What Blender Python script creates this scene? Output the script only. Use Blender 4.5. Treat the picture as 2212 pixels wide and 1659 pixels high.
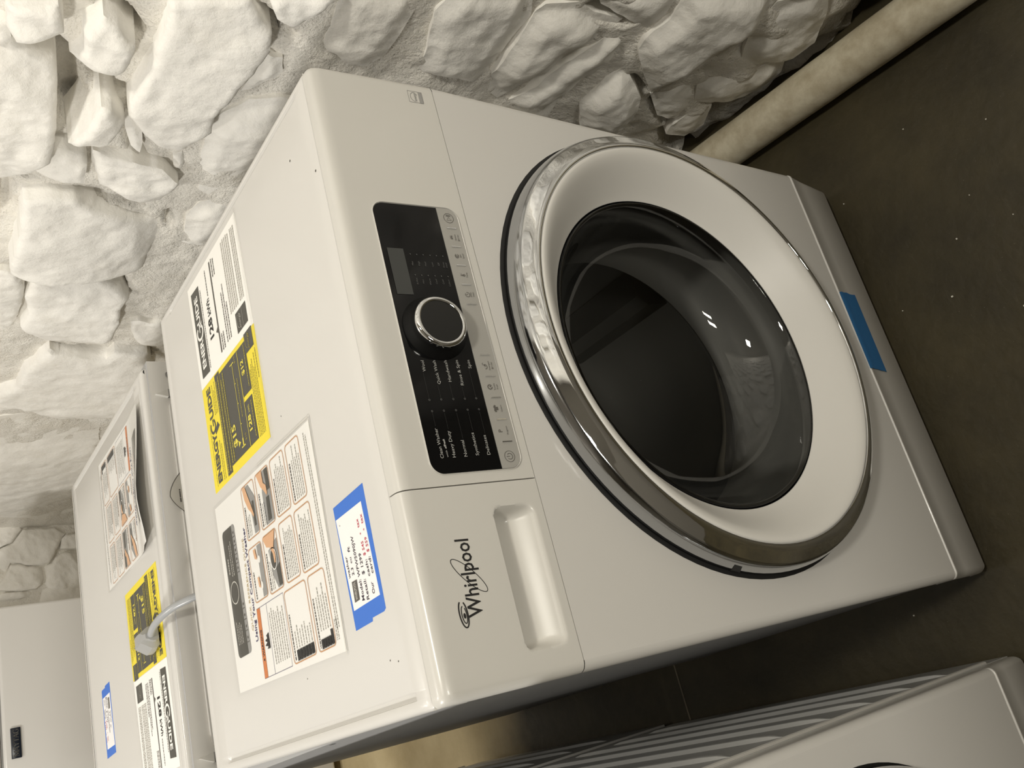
import bpy, bmesh, math, random
import numpy as np
from mathutils import Vector, Matrix, noise
from mathutils.geometry import delaunay_2d_cdt

for o in list(bpy.data.objects):
    bpy.data.objects.remove(o)
scene = bpy.context.scene
COL = scene.collection

# ------------------------------------------------------------------ camera
cam_data = bpy.data.cameras.new('camera')
cam = bpy.data.objects.new('camera', cam_data)
COL.objects.link(cam)
RIGHT = Vector((0.90982, -0.41492, 0.00816))
DOWN = Vector((-0.24454, -0.55190, -0.79725))
FWD = Vector((0.33530, 0.72336, -0.60359))
# the phone was held turned a quarter, so the picture's right is the room's down
M = Matrix((DOWN, RIGHT, -FWD)).transposed().to_4x4()
M.translation = Vector((-0.01489, -0.58298, 1.21882))
cam.matrix_world = M
cam_data.sensor_width = 36.0
cam_data.lens = 31.274
cam_data.clip_start = 0.02
scene.camera = cam

# ------------------------------------------------------------------ world, lamps, exposure
world = bpy.data.worlds.new('basement_air')
scene.world = world
world.use_nodes = True
bg = world.node_tree.nodes['Background']
bg.inputs[0].default_value = (1.0, 0.93, 0.80, 1)
bg.inputs[1].default_value = 0.0


def area(name, loc, target, sx, sy, power, color=(1.0, 0.93, 0.81)):
    d = bpy.data.lights.new(name, 'AREA')
    d.shape = 'RECTANGLE'
    d.size = sx
    d.size_y = sy
    d.energy = power
    d.color = color
    o = bpy.data.objects.new(name, d)
    COL.objects.link(o)
    o.location = loc
    o.rotation_euler = (Vector(target) - Vector(loc)).to_track_quat('-Z', 'Y').to_euler()
    return o


LAMP_COL = (1.0, 0.965, 0.905)
FILL_COL = (1.0, 0.95, 0.84)
area('area_lamp', (-0.06, 0.92, 2.56), (0.0, 0.90, 0.0), 0.20, 0.20, 2.6, LAMP_COL)
area('area_lamp', (-1.9, 0.55, 2.22), (0.5, 0.6, 0.8), 0.22, 0.22, 44, LAMP_COL)
area('area_lamp', (-0.40, 1.25, 2.56), (-0.2, 1.7, 0.3), 0.20, 0.20, 13, LAMP_COL)
area('area_lamp', (-0.75, -2.75, 1.45), (0.0, 0.0, 0.5), 0.14, 0.50, 14.5, FILL_COL)  # unseen fill added low behind the camera, brightens the washer front
area('area_lamp', (-0.40, -2.80, 1.45), (0.1, 0.0, 0.5), 0.14, 0.50, 14.5, FILL_COL)  # second added fill beside it, no fixture there
area('area_lamp', (0.25, -1.05, 2.56), (0.55, -0.5, 0.0), 0.20, 0.20, 22, FILL_COL)  # fill added overhead to brighten the pipe and low wall

vs = scene.view_settings
vs.view_transform = 'Standard'
vs.look = 'None'
vs.exposure = -0.10
vs.gamma = 1.0
vs.use_curve_mapping = False
scene.render.film_transparent = False
try:
    scene.cycles.max_bounces = 10
    scene.cycles.diffuse_bounces = 5
    scene.cycles.transparent_max_bounces = 12
    scene.cycles.caustics_reflective = False
    scene.cycles.caustics_refractive = False
except Exception:
    pass


# ------------------------------------------------------------------ materials
def lin(c):
    return tuple((x / 12.92 if x <= 0.04045 else ((x + 0.055) / 1.055) ** 2.4) for x in c)


def srgb(r, g, b):
    return lin((r / 255.0, g / 255.0, b / 255.0))


def mat(name, color, rough=0.5, metal=0.0, spec=0.5, coat=0.0, bump=None, var=None):
    """bump = (scale, strength, distance); var = (scale, second colour, amount)"""
    m = bpy.data.materials.new(name)
    m.use_nodes = True
    nt = m.node_tree
    p = nt.nodes['Principled BSDF']
    p.inputs['Base Color'].default_value = (*color, 1)
    p.inputs['Roughness'].default_value = rough
    p.inputs['Metallic'].default_value = metal
    p.inputs['Specular IOR Level'].default_value = spec
    p.inputs['Coat Weight'].default_value = coat
    p.inputs['Coat Roughness'].default_value = 0.08
    if bump or var:
        tc = nt.nodes.new('ShaderNodeTexCoord')
    if var:
        n = nt.nodes.new('ShaderNodeTexNoise')
        n.inputs['Scale'].default_value = var[0]
        n.inputs['Detail'].default_value = 5
        n.inputs['Roughness'].default_value = 0.65
        nt.links.new(tc.outputs['Object'], n.inputs['Vector'])
        r = nt.nodes.new('ShaderNodeMapRange')
        r.inputs[1].default_value = 0.35
        r.inputs[2].default_value = 0.7
        r.inputs[3].default_value = 0.0
        r.inputs[4].default_value = var[2]
        nt.links.new(n.outputs[0], r.inputs[0])
        mx = nt.nodes.new('ShaderNodeMix')
        mx.data_type = 'RGBA'
        mx.inputs[6].default_value = (*color, 1)
        mx.inputs[7].default_value = (*var[1], 1)
        nt.links.new(r.outputs[0], mx.inputs[0])
        nt.links.new(mx.outputs[2], p.inputs['Base Color'])
    if bump:
        n2 = nt.nodes.new('ShaderNodeTexNoise')
        n2.inputs['Scale'].default_value = bump[0]
        n2.inputs['Detail'].default_value = 6
        n2.inputs['Roughness'].default_value = 0.6
        nt.links.new(tc.outputs['Object'], n2.inputs['Vector'])
        b = nt.nodes.new('ShaderNodeBump')
        b.inputs['Strength'].default_value = bump[1]
        b.inputs['Distance'].default_value = bump[2]
        nt.links.new(n2.outputs[0], b.inputs['Height'])
        nt.links.new(b.outputs[0], p.inputs['Normal'])
    return m


MT = {}
MT['enamel'] = mat('white_enamel', (0.62, 0.605, 0.577), 0.34, coat=0.2, bump=(900, 0.04, 0.0004))
MT['plastic'] = mat('white_plastic', (0.585, 0.57, 0.533), 0.32, coat=0.2)
MT['ring_white'] = mat('white_door_plastic', (0.70, 0.685, 0.65), 0.38)
MT['steel_grey'] = mat('grey_painted_steel', (0.36, 0.36, 0.36), 0.45, bump=(600, 0.05, 0.0005))
MT['dryer_side'] = mat('grey_ribbed_steel', (0.5, 0.5, 0.49), 0.4, bump=(600, 0.05, 0.0005))
MT['chrome'] = mat('polished_chrome', (0.86, 0.87, 0.88), 0.035, metal=1.0)
MT['chrome_side'] = mat('darkened_chrome', (0.50, 0.51, 0.525), 0.10, metal=1.0)  # darker chrome copy, the ring side's dim reflection put into the colour
MT['black_gloss'] = mat('black_gloss_plastic', (0.004, 0.004, 0.0042), 0.08, spec=0.3)
MT['black'] = mat('black_rubber', (0.006, 0.006, 0.006), 0.6)
MT['knob_face'] = mat('black_satin_plastic', (0.009, 0.009, 0.0085), 0.35)
MT['knob_side'] = mat('matt_black_plastic', (0.004, 0.004, 0.004), 0.5, spec=0.25)
MT['silver'] = mat('silver_strip', (0.37, 0.36, 0.335), 0.35, metal=0.1)
MT['display'] = mat('grey_display_window', (0.045, 0.047, 0.045), 0.25)
MT['gasket'] = mat('grey_gasket_rubber', (0.36, 0.36, 0.345), 0.45)
MT['drum'] = mat('drum_steel', (0.46, 0.46, 0.45), 0.42, metal=0.7)
MT['ink_white'] = mat('light_grey_print', (0.40, 0.40, 0.385), 0.5)
MT['ink_dim'] = mat('dim_grey_print', (0.10, 0.10, 0.098), 0.5)
MT['ink_black'] = mat('black_print', (0.012, 0.011, 0.011), 0.55)
MT['ink_dark'] = mat('dark_grey_print', (0.10, 0.092, 0.082), 0.6)
MT['ink_grey'] = mat('grey_fine_print', (0.40, 0.385, 0.345), 0.6)
MT['ink_pale'] = mat('pale_fine_print', (0.55, 0.53, 0.48), 0.6)
MT['ink_red'] = mat('red_marker', (0.50, 0.05, 0.09), 0.6)
MT['ink_pen'] = mat('black_marker', (0.03, 0.022, 0.04), 0.6)
MT['ink_navy'] = mat('navy_print', (0.05, 0.04, 0.12), 0.6)
MT['ink_tan'] = mat('tan_print', (0.52, 0.40, 0.20), 0.6)
MT['ink_orange'] = mat('orange_print', (0.62, 0.20, 0.06), 0.6)
MT['ink_brown'] = mat('orange_brown_outline', (0.52, 0.25, 0.09), 0.6)
MT['ink_skin'] = mat('skin_tone_print', (0.72, 0.43, 0.25), 0.6)
MT['ink_mid'] = mat('mid_grey_print', (0.30, 0.295, 0.285), 0.6)
MT['ink_panel'] = mat('charcoal_print', (0.075, 0.072, 0.062), 0.55)
MT['yellow'] = mat('yellow_paper', (0.80, 0.66, 0.045), 0.55)
MT['yellow_ink'] = mat('yellow_print', (0.70, 0.60, 0.08), 0.55)
MT['yellow_dim'] = mat('dull_yellow_print', (0.33, 0.28, 0.045), 0.55)
MT['paper'] = mat('white_paper', (0.86, 0.845, 0.805), 0.6)
MT['note'] = mat('note_paper', (0.80, 0.785, 0.775), 0.7)
MT['tape'] = mat('blue_masking_tape', (0.045, 0.16, 0.58), 0.6, bump=(1200, 0.25, 0.0004))
MT['tape_teal'] = mat('blue_masking_tape_strip', (0.03, 0.17, 0.42), 0.6, bump=(1200, 0.25, 0.0004))
MT['cord'] = mat('grey_cord_vinyl', (0.36, 0.37, 0.38), 0.28)
MT['plug'] = mat('grey_plug_vinyl', (0.34, 0.34, 0.335), 0.4)
MT['navy'] = mat('navy_badge', (0.008, 0.012, 0.022), 0.25)
MT['wallpaint'] = mat('dark_wall_paint', (0.20, 0.185, 0.155), 0.8)  # unseen walls toned dark to hold down bounce and reflections
MT['ceilpaint'] = mat('ceiling_paint', (0.22, 0.20, 0.17), 0.85)
MT['pipe'] = mat('cream_pipe_paint', (0.70, 0.645, 0.50), 0.5, bump=(60, 0.25, 0.002), var=(38, (0.42, 0.35, 0.23), 0.75))
MT['frame_silver'] = mat('bright_silver_frame', (0.80, 0.79, 0.76), 0.18, metal=0.55)
MT['joint'] = mat('pale_joint', (0.22, 0.19, 0.14), 0.9)
MT['chips'] = mat('white_paint_chips', (0.7, 0.68, 0.6), 0.8)
MT['screw'] = mat('screw_steel', (0.4, 0.4, 0.4), 0.3, metal=1.0)


def stone_mat(name, color, dirt, b1, b2, pits):
    m = bpy.data.materials.new(name)
    m.use_nodes = True
    nt = m.node_tree
    p = nt.nodes['Principled BSDF']
    p.inputs['Roughness'].default_value = 0.72
    p.inputs['Specular IOR Level'].default_value = 0.3
    tc = nt.nodes.new('ShaderNodeTexCoord')
    n = nt.nodes.new('ShaderNodeTexNoise')
    n.inputs['Scale'].default_value = 7
    n.inputs['Detail'].default_value = 8
    n.inputs['Roughness'].default_value = 0.7
    nt.links.new(tc.outputs['Object'], n.inputs['Vector'])
    r = nt.nodes.new('ShaderNodeMapRange')
    r.inputs[1].default_value = 0.52
    r.inputs[2].default_value = 0.75
    r.inputs[4].default_value = 0.45
    nt.links.new(n.outputs[0], r.inputs[0])
    mx = nt.nodes.new('ShaderNodeMix')
    mx.data_type = 'RGBA'
    mx.inputs[6].default_value = (*color, 1)
    mx.inputs[7].default_value = (*dirt, 1)
    nt.links.new(r.outputs[0], mx.inputs[0])
    nt.links.new(mx.outputs[2], p.inputs['Base Color'])
    # medium relief + fine relief
    na = nt.nodes.new('ShaderNodeTexNoise')
    na.inputs['Scale'].default_value = b1[0]
    na.inputs['Detail'].default_value = 9
    na.inputs['Roughness'].default_value = 0.62
    nt.links.new(tc.outputs['Object'], na.inputs['Vector'])
    ba = nt.nodes.new('ShaderNodeBump')
    ba.inputs['Strength'].default_value = b1[1]
    ba.inputs['Distance'].default_value = b1[2]
    nt.links.new(na.outputs[0], ba.inputs['Height'])
    nb = nt.nodes.new('ShaderNodeTexNoise' if not pits else 'ShaderNodeTexVoronoi')
    nb.inputs['Scale'].default_value = b2[0]
    nt.links.new(tc.outputs['Object'], nb.inputs['Vector'])
    bb = nt.nodes.new('ShaderNodeBump')
    bb.inputs['Strength'].default_value = b2[1]
    bb.inputs['Distance'].default_value = b2[2]
    nt.links.new(nb.outputs[0], bb.inputs['Height'])
    nt.links.new(ba.outputs[0], bb.inputs['Normal'])
    nt.links.new(bb.outputs[0], p.inputs['Normal'])
    return m


MT['stone'] = stone_mat('whitewashed_stone', (0.88, 0.86, 0.81), (0.70, 0.655, 0.57), (20, 0.45, 0.012), (130, 0.12, 0.002), False)
MT['mortar'] = stone_mat('whitewashed_mortar', (0.85, 0.82, 0.755), (0.62, 0.56, 0.46), (75, 0.75, 0.010), (260, 0.6, 0.003), False)


def floor_mat():
    m = bpy.data.materials.new('worn_concrete_floor')
    m.use_nodes = True
    nt = m.node_tree
    p = nt.nodes['Principled BSDF']
    p.inputs['Roughness'].default_value = 0.55
    tc = nt.nodes.new('ShaderNodeTexCoord')
    sep = nt.nodes.new('ShaderNodeSeparateXYZ')
    nt.links.new(tc.outputs['Object'], sep.inputs[0])
    n = nt.nodes.new('ShaderNodeTexNoise')
    n.inputs['Scale'].default_value = 5
    n.inputs['Detail'].default_value = 8
    n.inputs['Roughness'].default_value = 0.7
    nt.links.new(tc.outputs['Object'], n.inputs['Vector'])
    ramp = nt.nodes.new('ShaderNodeValToRGB')
    ramp.color_ramp.elements[0].position = 0.3
    ramp.color_ramp.elements[0].color = (0.028, 0.0225, 0.0105, 1)
    ramp.color_ramp.elements[1].position = 0.72
    ramp.color_ramp.elements[1].color = (0.068, 0.0545, 0.025, 1)
    nt.links.new(n.outputs[0], ramp.inputs[0])
    # second ramp: tan, taking over towards the far end of the floor
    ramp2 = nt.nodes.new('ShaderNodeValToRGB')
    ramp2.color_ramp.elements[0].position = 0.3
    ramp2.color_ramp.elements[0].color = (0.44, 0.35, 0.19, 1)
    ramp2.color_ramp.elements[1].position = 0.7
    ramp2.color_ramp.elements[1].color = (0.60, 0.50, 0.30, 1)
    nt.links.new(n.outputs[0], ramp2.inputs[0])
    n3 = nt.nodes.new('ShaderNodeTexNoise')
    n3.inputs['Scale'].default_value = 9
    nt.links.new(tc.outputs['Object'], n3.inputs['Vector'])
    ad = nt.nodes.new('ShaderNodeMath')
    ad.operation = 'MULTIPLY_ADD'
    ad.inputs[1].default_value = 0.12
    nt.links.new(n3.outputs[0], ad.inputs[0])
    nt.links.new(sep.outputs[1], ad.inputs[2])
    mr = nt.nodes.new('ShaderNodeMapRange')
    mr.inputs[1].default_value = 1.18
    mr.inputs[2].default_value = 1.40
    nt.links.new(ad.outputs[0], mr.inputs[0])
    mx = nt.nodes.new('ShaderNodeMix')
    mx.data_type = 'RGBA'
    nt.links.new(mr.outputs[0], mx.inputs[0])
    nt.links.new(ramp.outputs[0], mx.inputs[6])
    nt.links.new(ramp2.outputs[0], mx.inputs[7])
    # pale grit
    vo = nt.nodes.new('ShaderNodeTexVoronoi')
    vo.inputs['Scale'].default_value = 70
    nt.links.new(tc.outputs['Object'], vo.inputs['Vector'])
    lt = nt.nodes.new('ShaderNodeMath')
    lt.operation = 'LESS_THAN'
    lt.inputs[1].default_value = 0.035
    nt.links.new(vo.outputs['Distance'], lt.inputs[0])
    mu = nt.nodes.new('ShaderNodeMath')
    mu.operation = 'MULTIPLY'
    mu.inputs[1].default_value = 0.35
    nt.links.new(lt.outputs[0], mu.inputs[0])
    mx2 = nt.nodes.new('ShaderNodeMix')
    mx2.data_type = 'RGBA'
    mx2.inputs[7].default_value = (0.3, 0.27, 0.2, 1)
    nt.links.new(mu.outputs[0], mx2.inputs[0])
    nt.links.new(mx.outputs[2], mx2.inputs[6])
    nt.links.new(mx2.outputs[2], p.inputs['Base Color'])
    b = nt.nodes.new('ShaderNodeBump')
    b.inputs['Strength'].default_value = 0.3
    b.inputs['Distance'].default_value = 0.004
    n4 = nt.nodes.new('ShaderNodeTexNoise')
    n4.inputs['Scale'].default_value = 60
    n4.inputs['Detail'].default_value = 6
    nt.links.new(tc.outputs['Object'], n4.inputs['Vector'])
    nt.links.new(n4.outputs[0], b.inputs['Height'])
    nt.links.new(b.outputs[0], p.inputs['Normal'])
    return m


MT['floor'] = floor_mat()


def glass_mat(name, tint, rough, ior):
    m = bpy.data.materials.new(name)
    m.use_nodes = True
    nt = m.node_tree
    nt.nodes.remove(nt.nodes['Principled BSDF'])
    out = nt.nodes['Material Output']
    tr = nt.nodes.new('ShaderNodeBsdfTransparent')
    tr.inputs[0].default_value = (*tint, 1)
    gl = nt.nodes.new('ShaderNodeBsdfGlossy')
    gl.inputs['Roughness'].default_value = rough
    gl.inputs[0].default_value = (1, 1, 1, 1)
    fr = nt.nodes.new('ShaderNodeFresnel')
    fr.inputs[0].default_value = ior
    mx = nt.nodes.new('ShaderNodeMixShader')
    nt.links.new(fr.outputs[0], mx.inputs[0])
    nt.links.new(tr.outputs[0], mx.inputs[1])
    nt.links.new(gl.outputs[0], mx.inputs[2])
    nt.links.new(mx.outputs[0], out.inputs[0])
    return m


MT['glass'] = glass_mat('smoked_door_glass', (0.50, 0.50, 0.49), 0.015, 1.45)
MT['film'] = glass_mat('clear_plastic_film', (1.0, 1.0, 1.0), 0.10, 1.12)


# ------------------------------------------------------------------ mesh helpers
class MB:
    def __init__(self):
        self.v = []
        self.f = []
        self.flat = set()

    def add(self, verts, faces, flat=False):
        b = len(self.v)
        self.v.extend(tuple(float(c) for c in p) for p in verts)
        for f in faces:
            if flat:
                self.flat.add(len(self.f))
            self.f.append(tuple(b + i for i in f))
        return self

    def box(self, lo, hi, bev=0.0, seg=2):
        bm = bmesh.new()
        bmesh.ops.create_cube(bm, size=1.0)
        for v in bm.verts:
            v.co = Vector((lo[i] + (v.co[i] + 0.5) * (hi[i] - lo[i]) for i in range(3)))
        if bev > 0:
            bmesh.ops.bevel(bm, geom=list(bm.edges), offset=bev, segments=seg, affect='EDGES', profile=0.5)
        bm.verts.index_update()
        self.add([v.co for v in bm.verts], [[v.index for v in f.verts] for f in bm.faces], flat=(bev <= 0))
        bm.free()
        return self

    def grid(self, fn, us, vs_, flip=False, flat=False):
        nu, nv = len(us), len(vs_)
        vv = [fn(u, v) for v in vs_ for u in us]
        ff = []
        for j in range(nv - 1):
            for i in range(nu - 1):
                a = j * nu + i
                q = (a, a + 1, a + nu + 1, a + nu)
                ff.append(q[::-1] if flip else q)
        return self.add(vv, ff, flat)

    def lathe(self, prof, center, n=96, axis='y', flip=False):
        """prof = [(r, h)], h measured along the axis"""
        cx, cy, cz = center
        vv, ff = [], []
        for r, h in prof:
            for k in range(n):
                a = 2 * math.pi * k / n
                if axis == 'y':
                    vv.append((cx + r * math.cos(a), cy + h, cz + r * math.sin(a)))
                else:
                    vv.append((cx + r * math.cos(a), cy + r * math.sin(a), cz + h))
        for j in range(len(prof) - 1):
            for k in range(n):
                a, b = j * n + k, j * n + (k + 1) % n
                q = (a, b, b + n, a + n)
                ff.append(q[::-1] if flip else q)
        return self.add(vv, ff)

    def tube(self, pts, r, n=14, caps=True):
        pts = [Vector(p) for p in pts]
        vv, ff = [], []
        t0 = (pts[1] - pts[0]).normalized()
        up = Vector((0, 0, 1)) if abs(t0.z) < 0.9 else Vector((1, 0, 0))
        s = t0.cross(up).normalized()
        for i, p in enumerate(pts):
            t = (pts[min(i + 1, len(pts) - 1)] - pts[max(i - 1, 0)]).normalized()
            s = (s - t * s.dot(t)).normalized()
            u = s.cross(t)
            rr = r[i] if isinstance(r, (list, tuple)) else r
            for k in range(n):
                a = 2 * math.pi * k / n
                vv.append(p + s * (rr * math.cos(a)) + u * (rr * math.sin(a)))
        for i in range(len(pts) - 1):
            for k in range(n):
                a, b = i * n + k, i * n + (k + 1) % n
                ff.append((a, b, b + n, a + n))
        if caps:
            ff.append(tuple(range(n))[::-1])
            ff.append(tuple((len(pts) - 1) * n + k for k in range(n)))
        return self.add(vv, ff)

    def build(self, name, m, parent=None, smooth=True, kind=None, label=None, angle=40):
        me = bpy.data.meshes.new(name)
        me.from_pydata(self.v, [], self.f)
        me.materials.append(m if not isinstance(m, str) else MT[m])
        if smooth and len(me.polygons):
            flags = [i not in self.flat for i in range(len(me.polygons))]
            me.polygons.foreach_set('use_smooth', flags)
            me.set_sharp_from_angle(angle=math.radians(angle))
        me.update()
        o = bpy.data.objects.new(name, me)
        COL.objects.link(o)
        if parent is not None:
            o.parent = parent
        if kind:
            o['kind'] = kind
        if label:
            o['label'] = label
        return o


class Frame:
    """flat drawing on a plane: origin, x axis, y axis; e lifts off the plane"""
    def __init__(self, o, x, y, warp=None):
        self.o, self.x, self.y = Vector(o), Vector(x), Vector(y)
        self.n = self.x.cross(self.y).normalized()
        self.warp = warp

    def p(self, a, b, e=0.0):
        q = self.o + self.x * a + self.y * b + self.n * e
        if self.warp:
            q = q + self.n * self.warp(a, b)
        return q

    def rect(self, mb, x0, y0, x1, y1, e):
        ys = [y0, y1]
        if self.warp:
            k = 8
            ys = [y0 + (y1 - y0) * i / k for i in range(k + 1)]
        xs = [x0, x1]
        if self.warp:
            xs = [x0 + (x1 - x0) * i / 6 for i in range(7)]
        mb.grid(lambda u, v: self.p(u, v, e), xs, ys, flat=True)

    def poly(self, mb, pts, e):
        mb.add([self.p(a, b, e) for a, b in pts], [tuple(range(len(pts)))], True)

    def plate(self, mb, pts, e0, e1):
        n = len(pts)
        vv = [self.p(a, b, e0) for a, b in pts] + [self.p(a, b, e1) for a, b in pts]
        ff = [tuple(range(n, 2 * n))] + [(i, (i + 1) % n, n + (i + 1) % n, n + i) for i in range(n)]
        mb.add(vv, ff, True)

    def stroke(self, mb, pts, w, e, closed=False):
        n = len(pts)
        vv, ff = [], []
        P = [Vector((a, b)) for a, b in pts]
        for i in range(n):
            a = P[i - 1] if (closed or i > 0) else P[i]
            b = P[(i + 1) % n] if (closed or i < n - 1) else P[i]
            d = (b - a)
            d = d.normalized() if d.length > 1e-9 else Vector((1, 0))
            nn = Vector((-d.y, d.x)) * (w / 2)
            for s in (1, -1):
                q = P[i] + nn * s
                vv.append(self.p(q.x, q.y, e))
        for i in range(n if closed else n - 1):
            j = (i + 1) % n
            ff.append((2 * i, 2 * i + 1, 2 * j + 1, 2 * j))
        mb.add(vv, ff, True)

    def arc(self, mb, cx, cy, rx, ry, w, e, a0=0, a1=360, rot=0, n=28):
        pts = []
        full = abs(a1 - a0) >= 359.9
        k = n if full else n + 1
        c, s = math.cos(math.radians(rot)), math.sin(math.radians(rot))
        for i in range(k):
            t = math.radians(a0 + (a1 - a0) * i / n)
            x, y = rx * math.cos(t), ry * math.sin(t)
            pts.append((cx + x * c - y * s, cy + x * s + y * c))
        self.stroke(mb, pts, w, e, full)

    def disc(self, mb, cx, cy, r, e, n=16, ry=None):
        ry = ry or r
        self.poly(mb, [(cx + r * math.cos(2 * math.pi * i / n), cy + ry * math.sin(2 * math.pi * i / n)) for i in range(n)], e)

    def text(self, mb, s, x, y, h, e, width=None, bold=0.0, shear=0.0, align='LEFT', rot=0.0):
        """x, y = left end of the baseline; h = cap height"""
        cu = bpy.data.curves.new('t', 'FONT')
        cu.body = s
        cu.size = 1.0
        cu.resolution_u = 2
        cu.offset = bold
        cu.shear = shear
        ob = bpy.data.objects.new('t', cu)
        me = bpy.data.meshes.new_from_object(ob)
        if len(me.vertices):
            co = np.empty(len(me.vertices) * 3)
            me.vertices.foreach_get('co', co)
            co = co.reshape(-1, 3)
            k = h / 0.729
            x0, x1 = co[:, 0].min(), co[:, 0].max()
            kx = (width / (x1 - x0)) if width else k
            ox = x0
            if align == 'CENTER':
                ox = (x0 + x1) / 2
            elif align == 'RIGHT':
                ox = x1
            c, sn = math.cos(rot), math.sin(rot)
            vv = []
            for a in co:
                dx, dy = (a[0] - ox) * kx, a[1] * k
                vv.append(self.p(x + dx * c - dy * sn, y + dx * sn + dy * c, e))
            mb.add(vv, [tuple(pl.vertices) for pl in me.polygons], True)
        bpy.data.meshes.remove(me)
        bpy.data.objects.remove(ob)
        bpy.data.curves.remove(cu)

    def lines(self, mb, x0, y0, x1, y1, n, fill, e, seed, ragged=0.25, word=(0.0008, 0.0034), gap=0.0007):
        """n rows of illegibly small print, drawn as word-long dashes"""
        rn = random.Random(seed)
        dy = (y1 - y0) / n
        for i in range(n):
            yy = y1 - (i + 0.5) * dy
            xe = x1 - (x1 - x0) * ragged * rn.random()
            x = x0
            while x < xe - 0.001:
                w = rn.uniform(*word)
                w = min(w, xe - x)
                b = yy - dy * fill * 0.38
                t = yy + dy * fill / 2
                mb.add([self.p(x, b, e), self.p(x + w, b, e), self.p(x + w, t, e), self.p(x, t, e)], [(0, 1, 2, 3)], True)
                x += w + gap


def rrect(x0, y0, x1, y1, r, n=6, corners=(1, 1, 1, 1)):
    """corners: bl, br, tr, tl"""
    out = []
    for k, (cx, cy, a) in enumerate(((x0 + r, y0 + r, 180), (x1 - r, y0 + r, 270), (x1 - r, y1 - r, 0), (x0 + r, y1 - r, 90))):
        if not corners[k]:
            out.append(((x0, y0), (x1, y0), (x1, y1), (x0, y1))[k])
            continue
        for i in range(n + 1):
            t = math.radians(a + 90 * i / n)
            out.append((cx + r * math.cos(t), cy + r * math.sin(t)))
    return out


def empty(name, loc, rz=0.0):
    o = bpy.data.objects.new(name, None)
    o.empty_display_size = 0.05
    COL.objects.link(o)
    o.location = loc
    o.rotation_euler = (0, 0, rz)
    return o


def tag(o, label, cat, group=None):
    o['label'] = label
    o['category'] = cat
    if group:
        o['group'] = group
    return o


KIDS = {}


def kids(o):
    return [c for c in bpy.data.objects if c.parent is o]


def copy_tree(o, parent=None):
    c = o.copy()
    COL.objects.link(c)
    c.parent = parent
    for ch in kids(o):
        copy_tree(ch, c)
    return c


def sm(a, b, x):
    t = min(1.0, max(0.0, (x - a) / (b - a)))
    return t * t * (3 - 2 * t)


def frange(a, b, n):
    return [a + (b - a) * i / n for i in range(n + 1)]


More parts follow.
